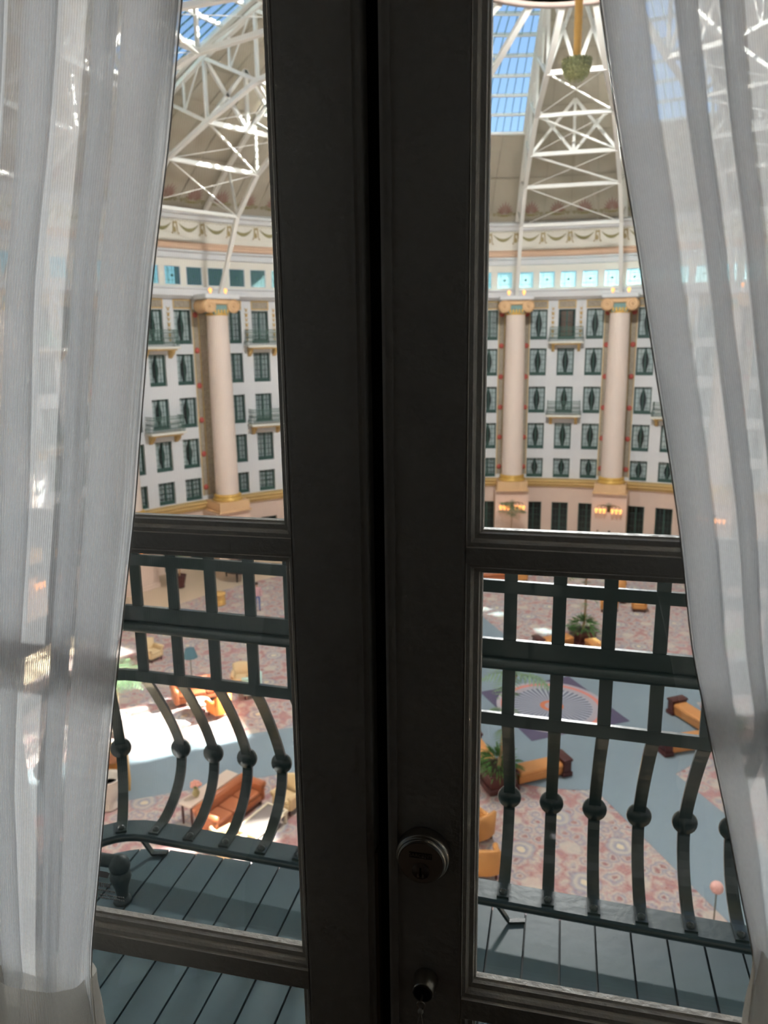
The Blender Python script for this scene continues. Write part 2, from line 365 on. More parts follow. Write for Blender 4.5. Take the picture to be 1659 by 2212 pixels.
DETAIL = list(range(-90, 46, 15))
# window parts (local: x across, y away from the atrium, z up from the sill)
def window_meshes(h, w=1.24):
    f = MB(); t = 0.075
    for x in (-w/2+t/2, w/2-t/2): f.box((x, 0, h/2), (t, 0.09, h))
    for z in (t/2, h-t/2): f.box((0, 0, z), (w-2*t, 0.088, t))
    g = MB(); g.box((0, 0, h/2), (0.11, 0.07, h-2*t))
    for s in (-1, 1):
        g.box((s*(w/4-0.01), 0, h/2), (0.022, 0.04, h-2*t))
        n = 5 if h > 1.8 else 4
        for k in range(1, n): g.box((s*(w/4-0.005), 0, t+(h-2*t)*k/n), (w/2-t-0.05, 0.036, 0.022))
        g.box((s*(w/4-0.005), -0.005, t+0.09), (w/2-t-0.05, 0.06, 0.18))
    p = MB(); p.poly([(-w/2+t, 0.02, t), (w/2-t, 0.02, t), (w/2-t, 0.02, h-t), (-w/2+t, 0.02, h-t)])
    c = MB(); ND, NV = 9, 10
    for s in (-1, 1):
        vs = []
        for j in range(NV+1):
            v = j/NV; gap = 0.03+0.21*math.sin(PI*min(1, max(0, v)))**1.3 + (0.04 if v < 0.2 else 0)
            for i in range(ND+1):
                u = i/ND; x = gap+(w/2-0.05-gap)*u; vs.append((s*x, 0.13+0.018*math.sin(i*2.3+j*0.3), 0.05+(h-0.1)*v))
        n = ND+1; c.add(vs, [(j*n+i, j*n+i+1, (j+1)*n+i+1, (j+1)*n+i) for j in range(NV) for i in range(ND)], True)
    return f.mesh('window', M_GREEN), g.mesh('glazing_bars', M_GREEN), p.mesh('pane', M_FARGLASS), c.mesh('sheer_curtain', M_SHEER)
WM = {round(z1-z0, 2): window_meshes(z1-z0) for z0, z1 in ROWS}
WG = window_meshes(2.7)
blm = MB()
for k in range(20): blm.box((0, 0.12, 0.15+k*0.1), (1.1, 0.02, 0.06))
M_BL = blm.mesh('blind', M_SHEER)
MB().ring([(30.75, 0.0), (30.75, 18.5)], -97.5, 52.5, 40).build('wall_rooms', M_DARK, label='dark backing for the shade of the guest rooms behind the atrium windows', cat='wall', kind='structure')
NICE = {0: 'between the two right-pane columns', 15: 'behind the right curtain', -60: 'left of the left-pane column', -45: 'right of the left-pane column', -75: 'behind the left curtain',
        -90: 'far left behind the curtain', -30: 'behind the left door stile', -15: 'behind the right door stile', 30: 'far right behind the curtain', 45: 'beyond the right picture edge'}
for th in range(-165, 181, 15):
    if th == 180: 
        link('wall_near', PLAING, None, rotz=-rad(180)).location = (0, -0.35, 0)
        tag(bpy.data.objects['wall_near'], 'wall below the balcony on the near side of the atrium', 'wall', None, 'structure'); continue
    root = empty('wall_bay', rotz=-rad(th)); tag(root, 'white atrium wall bay with green windows '+NICE.get(th, 'on the near side, out of view'), 'wall', None, 'structure')
    if th not in DETAIL:
        link('upper_wall', PLAIN, root); link('ground_wall', PLAING, root); continue
    link('upper_wall', UPM, root); link('ground_wall', GRM, root)
    for ri, (z0, z1) in enumerate(ROWS):
        for ai in (-3.95, 0, 3.95):
            f, g, p, c = WM[round(z1-z0, 2)]
            wo = link('window', f, root, pol(ai, 30.2, z0), rotz=-rad(ai))
            link('glazing_bars', g, wo); link('pane', p, wo)
            dark = (th in (-45, -30)) or (th == -60 and ri == 0) or (th == -15 and ai > 0 and ri in (0, 4))
            openw = (th == 0 and ri == 4 and ai == 0)
            if dark: link('blind', M_BL, wo, scale=(1, 1, (z1-z0)/2.15))
            elif not openw: link('sheer_curtain', c, wo, scale=(random.choice((1, -1)), 1, 1))
            if openw:
                bb = MB(); bb.rbox((0, 0.16, 1.05), (0.85, 0.04, 2.1), 0.02); bb.build('brown_door', mat('brown_wood', (0.16, 0.075, 0.05), 0.5), wo)
    for ai in (-3.95, 0, 3.95):
        f, g, p, c = WG
        wo = link('window', f, root, pol(ai, 30.2, 0.06), rotz=-rad(ai)); link('glazing_bars', g, wo); link('pane', p, wo)
    # painted strips beside the columns
    for s in (-1, 1):
        b = MB(); b.ring([(29.985, 5.0), (29.985, 17.7)], s*5.28, s*7.5, 3); b.build('painted_strip', M_SAGE, root)
        b = MB()
        for a in (5.28, 6.12, 7.42):
            b.ring([(29.96, 5.0), (29.96, 17.7)], s*a-0.06, s*a+0.06, 1)
        b.build('gold_border', M_GOLDW, root)
        for k in range(6):
            b = MB(); q = pol(s*5.7, 29.93, 5.6+k*2.35); b.lathe([(0.001, -0.03), (0.15, -0.02), (0.20, 0.02), (0.0, 0.03)], 10, q, 'y'); b.build('rosette', M_ROSE, root)
    # frieze panels above the top windows and candelabra between them
    for ai in (-3.95, 0, 3.95):
        b = MB(); b.ring([(29.97, 17.74), (29.97, 18.32)], ai-1.2, ai+1.2, 2); pnl = b.build('frieze_panel', M_SAGE, root)
        b = MB(); b.ring([(29.95, 17.72), (29.95, 17.80)], ai-1.25, ai+1.25, 2); b.ring([(29.95, 18.26), (29.95, 18.34)], ai-1.25, ai+1.25, 2)
        for e in (-1.2, 1.2): b.ring([(29.95, 17.72), (29.95, 18.34)], ai+e-0.07, ai+e+0.07, 1)
        b.build('panel_border', M_GOLDW, pnl)
    for ai in (-1.98, 1.98):
        b = MB()
        for k in range(7):
            q = pol(ai, 29.95, 15.7+k*0.33); b.ball(q, 0.07+0.03*(k % 2), 8, 5, (1, 0.3, 1.3))
            for s in (-1, 1): b.bar(q, pol(ai+s*0.24, 29.95, 15.86+k*0.33), 0.035, 0.03)
        b.build('painted_candelabra', M_GOLDW, root)
    # five leaded clerestory windows
    for k in range(-2, 3):
        a = 3*k; h, w2 = 1.24, 1.2
        b = MB()
        for x in (-w2/2+0.03, w2/2-0.03): b.box((x, 0, h/2), (0.06, 0.08, h))
        for z in (0.03, h-0.03): b.box((0, 0, z), (w2-0.12, 0.078, 0.06))
        if 'clear' not in MATS: MATS['clear'] = b.mesh('clerestory_window', M_WHITE)
        wo = link('clerestory_window', MATS['clear'], root, pol(a, 30.06, 19.23), rotz=-rad(a))
        if 'clearl' not in MATS:
            l = MB()
            for x in (-0.3, 0, 0.3): l.box((x, 0.02, h/2), (0.022, 0.02, h-0.1))
            for z in (0.32, 0.62, 0.92): l.box((0, 0.021, z), (w2-0.1, 0.02, 0.022))
            for sx in (-1, 1):
                for sz in (-1, 1):
                    cx_, cz_ = sx*0.28, 0.62+sz*0.29
                    for q in range(6):
                        t = q*PI/3; l.bar((cx_, 0.02, cz_), (cx_+0.25*math.cos(t), 0.02, cz_+0.25*math.sin(t)), 0.014, 0.014)
            l.lathe([(0.001, -0.02), (0.09, -0.02), (0.09, 0.02), (0.001, 0.02)], 8, (0, 0.02, h/2), 'y')
            MATS['clearl'] = l.mesh('leading', M_LEAD)
            p = MB(); p.poly([(-w2/2+0.05, 0.03, 0.05), (w2/2-0.05, 0.03, 0.05), (w2/2-0.05, 0.03, h-0.05), (-w2/2+0.05, 0.03, h-0.05)]); MATS['clearp'] = p.mesh('pane', M_STAIN)
        link('leading', MATS['clearl'], wo); link('pane', MATS['clearp'], wo)
# ring mouldings and upper walls (whole circle)
R_ = lambda name, prof, m, label, n=144: MB().ring(prof, 0, 360, n).build(name, m, label=label, cat='cornice', kind='structure')
R_('trim_2', [(30, 4.02), (29.8, 4.06), (29.8, 4.2), (29.62, 4.26), (29.62, 4.42), (29.5, 4.5), (29.5, 4.66), (30, 4.70)], M_GOLDW, 'ochre string course above the ground floor')
R_('trim_3', [(30, 18.36), (29.75, 18.38), (29.6, 18.5), (29.45, 18.55), (29.45, 18.95), (29.35, 19.0), (29.35, 19.1), (30.0, 19.12)], M_WHITE, 'broad white ledge under the clerestory windows')
b = MB()                                    # clerestory wall with real openings in the detailed bays
for th in range(-165, 181, 15):
    if th in DETAIL:
        for k in range(-2, 3):
            a = th+3*k
            b.ring([(30, 19.1), (30, 20.95)], a-1.5, a-1.14, 1); b.ring([(30, 19.1), (30, 20.95)], a+1.14, a+1.5, 1)
            b.ring([(30, 19.1), (30, 19.25)], a-1.14, a+1.14, 1); b.ring([(30, 20.45), (30, 20.95)], a-1.14, a+1.14, 1)
            for e in (-1.14, 1.14): b.poly([pol(a+e, 30, 19.25), pol(a+e, 30.2, 19.25), pol(a+e, 30.2, 20.45), pol(a+e, 30, 20.45)])
            for z in (19.25, 20.45): b.ring([(30, z), (30.2, z)], a-1.14, a+1.14, 1)
    else: b.ring([(30, 19.1), (30, 20.95)], th-7.5, th+7.5, 5)
b.build('wall_clerestory', M_FRIEZE, label='ivory clerestory wall with a row of square leaded windows', cat='wall', kind='structure')
R_('trim_4', [(30, 20.9), (29.8, 20.95), (29.75, 21.25), (29.55, 21.35), (29.55, 21.45), (29.9, 21.5)], M_WHITE, 'white moulding above the clerestory windows')
R_('trim_5', [(29.9, 21.48), (29.8, 21.55), (29.88, 21.72), (29.8, 21.9), (29.95, 22.0)], M_SALMON, 'salmon band above the white moulding')
R_('wall_frieze', [(29.95, 21.95), (30.0, 22.3), (30.0, 23.4)], M_FRIEZE, 'ivory frieze painted with garlands below the dome')
R_('trim_6', [(30, 23.35), (29.8, 23.4), (29.72, 23.6), (29.5, 23.68), (29.5, 23.84), (29.9, 24.0), (30.4, 24.25)], M_WHITE, 'white crown moulding at the foot of the dome')
ROOFW = MB().ring([(33.5, 17.5), (33.5, 22.0), (31.2, 22.6)], -53.5, -38, 8).build('wall_parapet', mat('grey_roof_wall', (0.78, 0.80, 0.78), 0.8), label='grey roof wall outside the clerestory left of the door stile', cat='wall', kind='structure')
# painted garlands and palmettes, each an ornament of its own
def swag():
    b = MB(); n = 10; top = []; bot = []
    for i in range(n+1):
        u = i/n*2-1; x = u*0.72; z = 23.12-0.42*(1-u*u); th_ = 0.03+0.20*(1-u*u)
        top.append((x, 0, z+th_*0.55)); bot.append((x, 0, z-th_*0.45))
    for i in range(n): b.poly([bot[i], bot[i+1], top[i+1], top[i]])
    return b.mesh('garland', M_OLIVE)
def tassel():
    b = MB()
    for s in (-1, 1):
        b.poly([(s*0.05, 0, 23.15), (s*0.16, 0, 23.1), (s*0.2, 0, 22.55), (s*0.15, 0, 22.5)]); b.poly([(s*0.15, 0, 22.5), (s*0.2, 0, 22.55), (s*0.3, 0, 22.48), (s*0.24, 0, 22.4)])
    b.poly([(-0.13, 0, 22.6), (-0.05, 0, 22.5), (0.08, 0, 22.62), (0.03, 0, 22.85), (-0.08, 0, 22.9)]); b.poly([(-0.2, 0, 23.2), (0.2, 0, 23.2), (0.12, 0, 23.08), (-0.12, 0, 23.08)])
    return b.mesh('bow', mat('gold_olive_ornament', (0.42, 0.33, 0.16), 0.8))
def palmette():
    b = MB()
    for k in range(-4, 5):
        t = k*0.30; L = 0.80-0.055*abs(k); dx, dz = math.sin(t), math.cos(t); px, pz = math.cos(t), -math.sin(t)
        pts = [(0.06*dx, 0.16+0.06*dz), (0.6*L*dx+0.055*px, 0.16+0.6*L*dz+0.055*pz), (L*dx, 0.16+L*dz), (0.6*L*dx-0.055*px, 0.16+0.6*L*dz-0.055*pz)]
        b.poly([(x, 0, z) for x, z in pts], 0)
    for s in (-1, 1):
        sp = [(s*(0.38+0.17*(1-q/14)*math.cos(q*0.8)), 0, 0.16+0.15*(1-q/14)*math.sin(q*0.8)) for q in range(14)]
        for a_, c_ in zip(sp[:-1], sp[1:]): b.bar(a_, c_, 0.035, 0.02, (0, 1, 0), 1)
        sp = [(s*(0.66+0.12*(1-q/12)*math.cos(q*0.8)), 0, 0.14+0.11*(1-q/12)*math.sin(q*0.8)) for q in range(12)]
        for a_, c_ in zip(sp[:-1], sp[1:]): b.bar(a_, c_, 0.03, 0.02, (0, 1, 0), 1)
    b.box((0, 0, 0.09), (0.5, 0.02, 0.1), mi=1)
    return b.mesh('palmette', [M_MAROON, M_OLIVE])
def scrollband():
    b = MB()
    for k in range(12):
        x = -0.9+k*0.16; z = 23.26+0.03*(k % 2)
        b.poly([(x-0.06, 0, z), (x, 0, z-0.035), (x+0.06, 0, z), (x, 0, z+0.035)])
    return b.mesh('scroll_band', M_OLIVE)
SW, TA, PM, SB = swag(), tassel(), palmette(), scrollband()
fr = empty('painted_frieze', label='painted garlands and palmettes running round the foot of the dome', cat='frieze', kind='structure')
slope = math.atan2(dome_z(28.5)-dome_z(30), 1.5)
for th in DETAIL:
    for k in range(4):
        a = th-5.625+3.75*k
        link('garland', SW, fr, pol(a, 29.96, 0), rotz=-rad(a)); link('scroll_band', SB, fr, pol(a, 29.955, 0), rotz=-rad(a)); a2 = a+1.875
        link('bow', TA, fr, pol(a2, 29.96, 0), rotz=-rad(a2))
        o = link('palmette', PM, fr, pol(a, 29.50, dome_z(29.5)-0.05), scale=(1.12, 1, 1.75)); o.rotation_euler = (PI/2-slope, 0, -rad(a))

# ================================================================== dome
dm = empty('ceiling', label='cream dome of the atrium with twelve glazed skylights', cat='dome', kind='structure')
def shell(r0_, r1_, n=6, m=4):
    b = MB(); pr = [(r0_+(r1_-r0_)*i/n, dome_z(r0_+(r1_-r0_)*i/n)) for i in range(n+1)]
    return b.ring(pr, -7.5, 7.5, m, smooth=True)
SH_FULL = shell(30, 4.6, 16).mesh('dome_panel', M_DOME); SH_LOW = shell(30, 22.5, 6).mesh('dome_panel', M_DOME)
def batten(r0_, r1_, wd=0.05):
    b = MB(); n = 10; ps = [Vector((0, r0_+(r1_-r0_)*i/n, dome_z(r0_+(r1_-r0_)*i/n)-0.03)) for i in range(n+1)]
    return b.strip(ps, (1, 0, 0), wd, 0.05).mesh('batten', M_SEAM)
BT_FULL, BT_LOW = batten(29.2, 12), batten(29.2, 22.7)
def ringbat(r):
    b = MB(); z = dome_z(r)
    return b.ring([(r, z-0.05), (r-0.12, z-0.02)], -7.5, 7.5, 4).mesh('ring_batten', M_SEAM)
RB = [ringbat(26.2)]+[ringbat(r) for r in (22.5, 20.3, 18.1, 15.9, 13.7)]
NR = 11; RR = [22.5-1.56*j for j in range(NR+1)]
def sky_frame():
    b = MB(); g = MB()
    for j, r in enumerate(RR):
        z = dome_z(r); n = 5
        for i in range(n):
            a0_, a1_ = -7.2+14.4*i/n, -7.2+14.4*(i+1)/n
            b.bar(pol(a0_, r, z), pol(a1_, r, z), 0.16 if j else 0.35, 0.16)
    for s in (-1, 1):
        for j in range(NR): b.bar(pol(s*7.2, RR[j], dome_z(RR[j])), pol(s*7.2, RR[j+1], dome_z(RR[j+1])), 0.28, 0.22)
    for j in range(NR):
        nc = ncol(j)
        for c in range(1, nc):
            a = -7.1+14.2*c/nc; g.bar(pol(a, RR[j], dome_z(RR[j])), pol(a, RR[j+1], dome_z(RR[j+1])), 0.035, 0.06)
    return b, g
def ncol(j): return max(3, round((RR[j]+RR[j+1])/2*0.248/0.46))
def pane_mesh(j):
    nc = ncol(j); h = 7.1/nc; b = MB(); r, q = RR[j]-0.04, RR[j+1]+0.04; z, y = dome_z(r)-0.02, dome_z(q)-0.02
    return b.poly([pol(-h*0.97, r, z), pol(h*0.97, r, z), pol(h*0.97, q, y), pol(-h*0.97, q, y)])
SF, SG = sky_frame(); SFM = SF.mesh('skylight', M_STEEL); SGM = SG.mesh('glazing_bars', M_LEAD)
PMS = [pane_mesh(j).mesh('pane', M_SKYGLASS) for j in range(NR)]
allp = MB()
for j in range(NR):
    r, q = RR[j], RR[j+1]; allp.poly([pol(-7.1, r, dome_z(r)), pol(7.1, r, dome_z(r)), pol(7.1, q, dome_z(q)), pol(-7.1, q, dome_z(q))])
ALLP = allp.mesh('pane', M_SKYGLASS)
for th in range(-165, 181, 15):
    rzv = -rad(th)
    if th in SKYBAYS:
        link('dome_panel', SH_LOW, dm, rotz=rzv)
        sk = link('skylight', SFM, dm, rotz=rzv, label='blue skylight of many panes'); link('glazing_bars', SGM, sk)
        if th in (-75, -45, -15, 15):
            for j in range(NR):
                nc = ncol(j)
                for c in range(nc): link('pane', PMS[j], sk, rotz=-rad(-7.1+14.2*(c+0.5)/nc))
        else: link('pane', ALLP, sk)
        bt = BT_LOW
    else:
        link('dome_panel', SH_FULL, dm, rotz=rzv); bt = BT_FULL
        for k in range(1, 6): link('ring_batten', RB[k], dm, rotz=rzv)
    if th in DETAIL:
        link('ring_batten', RB[0], dm, rotz=rzv)
        for a in (-3.75, 0, 3.75): link('batten', bt, dm, rotz=rzv-rad(a))
# steel ribs
LN = [(28.0, 18.6), (27.0, 20.15), (25.2, 23.05), (22.6, 25.05), (19.4, 26.3), (15.8, 27.5), (10.6, 28.05), (5.2, 28.9)]
def un(r): return dome_z(r)-0.42
ribm = {}
b = MB(); P = lambda r, z: Vector((0, r, z))
for a, c in zip(LN[:-1], LN[1:]): b.bar(P(*a), P(*c), 0.26, 0.2)
ribm['lower_chord'] = b.mesh('lower_chord', M_STEEL)
b = MB(); us = [29.4, 26, 22.6, 19.4, 15.8, 10.6, 5.2]
for a, c in zip(us[:-1], us[1:]): b.bar(P(a, un(a)), P(c, un(c)), 0.26, 0.2)
ribm['upper_chord'] = b.mesh('upper_chord', M_STEEL)
webs = []
def web(a, c, w=0.13): bb = MB(); bb.bar(a, c, w, w); webs.append(bb.mesh('web_member', M_STEEL))
for r, z in LN[3:]: web(P(r, z), P(r, un(r)), 0.15)
for i in range(3, 6):
    (ra, za), (rb_, zb) = LN[i], LN[i+1]
    web(P(ra, un(ra)), P(rb_, zb), 0.16); mid = (P(ra, un(ra))+P(rb_, zb))/2
    web(mid, P(mid.y, un(mid.y)), 0.11); web(mid, P(rb_+0.3, un(rb_+0.3)), 0.07)
web(P(25.2, 23.05), P(26.0, un(26)), 0.13); web(P(22.6, 25.05), P(26.0, un(26)), 0.11); web(P(25.2, 23.05), P(28.6, un(28.6)), 0.1)
PLC = {-82.5: 'behind the left curtain near the picture edge', -67.5: 'crossing the upper left pane', -52.5: 'rising from the column in the left pane', -37.5: 'behind the left door stile', -22.5: 'behind the right door stile',
       -7.5: 'left of the hanging gold pendant', 7.5: 'right of the hanging gold pendant', 22.5: 'behind the right curtain', 37.5: 'beyond the right edge of the view', -97.5: 'beyond the left edge of the view'}
for k in range(24):
    th = -172.5+15*k
    if th not in PLC: continue
    o = empty('dome_rib', rotz=-rad(th)); tag(o, 'white steel dome rib '+PLC[th], 'rib', 'steel ribs of the dome')
    for nme, me in ribm.items(): link(nme, me, o)
    for me in webs: link('web_member', me, o)
# cross bracing in the solid bays
def brace_parts():
    out = []
    def mk(name, p, q, w): bb = MB(); bb.bar(p, q, w, w); out.append((name, bb.mesh(name, M_STEEL)))
    e = 7.45
    for (r, z), w in ((LN[2], 0.2), (LN[3], 0.22), (LN[4], 0.22), (LN[5], 0.2), (LN[6], 0.22)): mk('strut', pol(-e, r, z), pol(e, r, z), w)
    for r, z in (LN[4], LN[6]):
        c = math.cos(rad(e)); ml = Vector((0, r*c, z)); mu_ = Vector((0, r*c, un(r)))
        mk('post', ml, mu_, 0.17)
        for s in (-1, 1): mk('diagonal', pol(s*e, r, z), mu_, 0.17); mk('diagonal', ml, pol(s*e, r, un(r)), 0.17)
    for i, w in ((2, 0.05), (3, 0.10), (4, 0.10), (5, 0.07)):
        (ra, za), (rb_, zb) = LN[i], LN[i+1]
        mk('cross_rod', pol(e, ra, za), pol(-e, rb_, zb), w if i > 2 else 0.05); mk('cross_rod', pol(-e, ra, za), pol(e, rb_, zb), 0.03)
    return out
BP = brace_parts()
for th in (-90, -60, -30, 0, 30, 60):
    o = empty('dome_bracing', rotz=-rad(th)); tag(o, 'white crossed steel bracing between two ribs '+NICE.get(th, 'beyond the right edge of the view'), 'bracing', 'bracing frames of the dome')
    for nme, me in BP: link(nme, me, o)
# hub, added fill lights and pendant
hb = empty('dome_hub', (0, 0, 28.8), label='round painted hub at the crown of the dome, cut by the top edge', cat='hub')
MB().lathe([(5.0, 0.0), (5.05, 0.3), (4.9, 0.5), (4.9, 2.6), (4.7, 2.6), (4.7, 0.5)], 48).build('drum', mat('taupe_hub', (0.45, 0.37, 0.30), 0.7), hb)
MB().lathe([(5.02, 0.02), (4.95, -0.06), (4.6, -0.08), (4.5, 0.0)], 48).build('rim', mat('mauve_rim', (0.42, 0.33, 0.29), 0.6), hb)
MB().lathe([(4.5, 0.0), (0.16, 0.06)], 48).build('painted_soffit', mat('painted_soffit', (0.30, 0.27, 0.21), 0.8, var=0.6, vscale=4), hb)
HUB_FILL_W = 1120  # spots with housings added under the hub to brighten the atrium
dlm = MB().lathe([(0.30, -0.02), (0.34, -0.02), (0.34, 0.18), (0.0, 0.20)], 20).mesh('housing', M_STEEL)
dll = MB().lathe([(0.30, 0.02), (0.0, 0.0)], 20).mesh('lens', mat('fill_lens', (1, 1, 1), 0.5, emis=(1.0, 0.97, 0.92), estr=8.0))
for k in range(12):
    t = 2*PI*(k+0.5)/12; q = (1.6*math.cos(t), 1.6*math.sin(t), 28.60)
    o = empty('hub_fill_light', q, label='added white downlight in a ring under the dome hub, above the top edge', cat='lamp', group='added fill lights under the dome hub')
    link('housing', dlm, o); link('lens', dll, o)
    ll = bpy.data.lights.new('fill_light', 'SPOT'); ll.energy = HUB_FILL_W; ll.color = (1.0, 0.98, 0.96); ll.shadow_soft_size = 0.3; ll.spot_size = rad(128); ll.spot_blend = 0.9
    lo_ = bpy.data.objects.new('fill_light', ll); COL.objects.link(lo_); lo_.parent = o; lo_.location = (0, 0, -0.40)
    lo_.rotation_euler = Vector((-math.cos(t)*math.sin(rad(50)), -math.sin(t)*math.sin(rad(50)), math.cos(rad(50)))).to_track_quat('Z', 'Y').to_euler()
MATS['fill_lens'].cycles.emission_sampling = 'NONE'
pd_ = empty('pendant_lamp', (0.0, 0.0, 24.55), label='gold pendant lamp with green beaded bowl hanging from the dome hub', cat='pendant lamp')
M_GILT = mat('gilded_tube', (0.80, 0.46, 0.13), 0.35, 0.3, bump=0.3, bscale=30)
b = MB(); b.lathe([(0.14, 0.72), (0.14, 4.25)], 12); b.build('tube', M_GILT, pd_)
for k in range(14): MB().lathe([(0.145, -0.015), (0.16, 0.0), (0.145, 0.015)], 12, (0, 0, 0.9+k*0.24)).build('tube_ring', M_GILT, pd_)
M_BOWL = mat('green_gold_beads', (0.34, 0.36, 0.18), 0.35, 0.2, var=0.4, vscale=20)
bowl = MB().lathe([(0.02, 0.0), (0.2, 0.02), (0.36, 0.14), (0.46, 0.34), (0.5, 0.62), (0.47, 0.66), (0.3, 0.72), (0.1, 0.74)], 24).build('bowl', M_BOWL, pd_)
bd = MB().ball((0, 0, 0), 0.045, 6, 4).mesh('bead', M_BOWL)
for rr, zz, n in ((0.24, 0.03, 10), (0.37, 0.14, 16), (0.44, 0.26, 20), (0.475, 0.39, 22), (0.495, 0.52, 22), (0.5, 0.64, 22)):
    for k in range(n): t = 2*PI*(k+0.5*(n % 4))/n; link('bead', bd, bowl, (rr*math.cos(t), rr*math.sin(t), zz))
# ================================================================== giant columns
def column_meshes():
    out = []
    b = MB(); b.box((0, 0, 4.42), (2.3, 2.0, 0.72)); b.box((0, 0.0, 4.08), (2.5, 2.2, 0.1)); out.append(('plinth', b.mesh('plinth', M_TAN)))
    b = MB(); b.lathe([(1.0, 4.78), (1.06, 4.86), (1.0, 4.96), (0.9, 5.0), (0.92, 5.06), (0.97, 5.12), (0.92, 5.2), (0.84, 5.24)], 32); out.append(('base_ring', b.mesh('base_ring', M_GOLD)))
    b = MB(); b.lathe([(0.80, 5.2), (0.79, 8), (0.77, 12), (0.73, 15.5), (0.70, 17.3)], 32); out.append(('shaft', b.mesh('shaft', M_SHAFT)))
    b = MB(); b.box((0, 0, 17.62), (1.1, 1.3, 0.62)); b.lathe([(0.70, 17.25), (0.78, 17.3), (0.74, 17.36), (0.70, 17.42)], 28, mi=1)
    for k in range(-2, 3): b.ball((k*0.22, -0.66, 17.5), 0.1, 8, 6, (0.8, 0.4, 1.6), 1)
    out.append(('necking', b.mesh('necking', [M_TEALP, M_GOLD])))
    b = MB(); b.rbox((0, 0, 18.12), (2.0, 1.5, 0.34), 0.08); out.append(('capital_band', b.mesh('capital_band', M_TAN)))
    vol = []
    for s in (-1, 1):
        b = MB(); b.lathe([(0.40, -0.78), (0.46, -0.74), (0.36, 0.0), (0.46, 0.74), (0.40, 0.78)], 20, (s*0.86, 0, 17.86), 'y')
        sp = [(s*(0.86)+s*(0.40*(1-q/30))*math.cos(q*0.42-1.5), -0.80, 17.86+0.40*(1-q/30)*math.sin(q*0.42-1.5)*-1) for q in range(29)]
        b.tube(sp, [0.05*(1-q/40) for q in range(29)], 6); b.ball((s*0.86, -0.8, 17.86), 0.08)
        out.append(('volute', b.mesh('volute', M_TAN)))
    b = MB(); b.rbox((0, 0, 18.46), (2.5, 1.9, 0.34), 0.06); out.append(('abacus', b.mesh('abacus', M_WHITE)))
    return out
CM = column_meshes()
BU = MB().ball((0, 0, 0.12), 0.13, 10, 8).lathe([(0.07, -0.12), (0.07, 0.0)], 10).mesh('bulb', M_BULB)
PILM = MB().box((0, 0, 2.01), (2.55, 2.1, 4.02)).box((0, 0, 0.15), (2.65, 2.2, 0.3)).box((0, 0, 3.9), (2.62, 2.16, 0.14)).mesh('pier', M_PINK)
CPL = {-82.5: 'far left behind the curtain', -67.5: 'behind the left curtain', -52.5: 'in the left-hand pane', -37.5: 'behind the left door stile', -22.5: 'behind the right door stile',
       -7.5: 'leftmost of the right-pane pair', 7.5: 'rightmost of the right-pane pair', 22.5: 'behind the right curtain', 37.5: 'beyond the right picture edge', -97.5: 'beyond the left picture edge'}
def sconce(th):
    o = empty('wall_sconce', pol(th, 28.9-1.05-0.55, 2.75), -rad(th)); tag(o, 'sconce of six lit globes under the column '+CPL[th], 'sconce', 'lit sconces on the ground floor piers')
    b = MB(); b.rbox((0, 0.5, 0.15), (0.25, 0.08, 0.5), 0.03); b.bar((0, 0.46, 0.25), (0, 0.1, 0.35), 0.05); 
    for k in range(-3, 4):
        if k: b.tube([(0, 0.2, 0.3), (k*0.12, 0.02, 0.46+0.02*abs(k)), (k*0.26, 0.0, 0.42), (k*0.29, 0, 0.2)], 0.025, 6)
    b.build('bracket', M_BRASS, o)
    b = MB()
    for k in range(7):
        t = PI*k/6; b.poly([(0, 0.3, 0.3), (0.28*math.cos(t)-0.04*math.sin(t), 0.2, 0.3+0.28*math.sin(t)), (0.42*math.cos(t), 0.15, 0.32+0.42*math.sin(t)), (0.28*math.cos(t)+0.04*math.sin(t), 0.2, 0.3+0.28*math.sin(t))])
    b.build('leaf_spray', mat('verdigris', (0.10, 0.20, 0.13), 0.6), o)
    for k in (-3, -2, -1, 1, 2, 3): link('globe', BU, o, (k*0.29, 0, 0.0), scale=(1, 1, 1))
for th, lab in CPL.items():
    o = empty('column', pol(th, 28.6, 0), -rad(th)); tag(o, 'tall blush ionic column with gold base '+lab, 'column', 'giant columns round the atrium')
    for nme, me in CM: link(nme, me, o)
    p = empty('pier', pol(th, 28.9, 0), -rad(th)); tag(p, 'pink plaster pier under the column '+lab, 'pier', 'piers under the columns')
    link('pier_block', PILM, p)
    for s in (-1, 1):
        l = link('capital_lamp', BU, None, pol(th, 28.3, 18.76)+Vector((s*0.55*math.cos(rad(th)), -s*0.55*math.sin(rad(th)), 0)))
        tag(l, ('left' if s < 0 else 'right')+' orange lamp topping the column '+lab, 'lamp', 'lamps on the column tops')
    sconce(th)
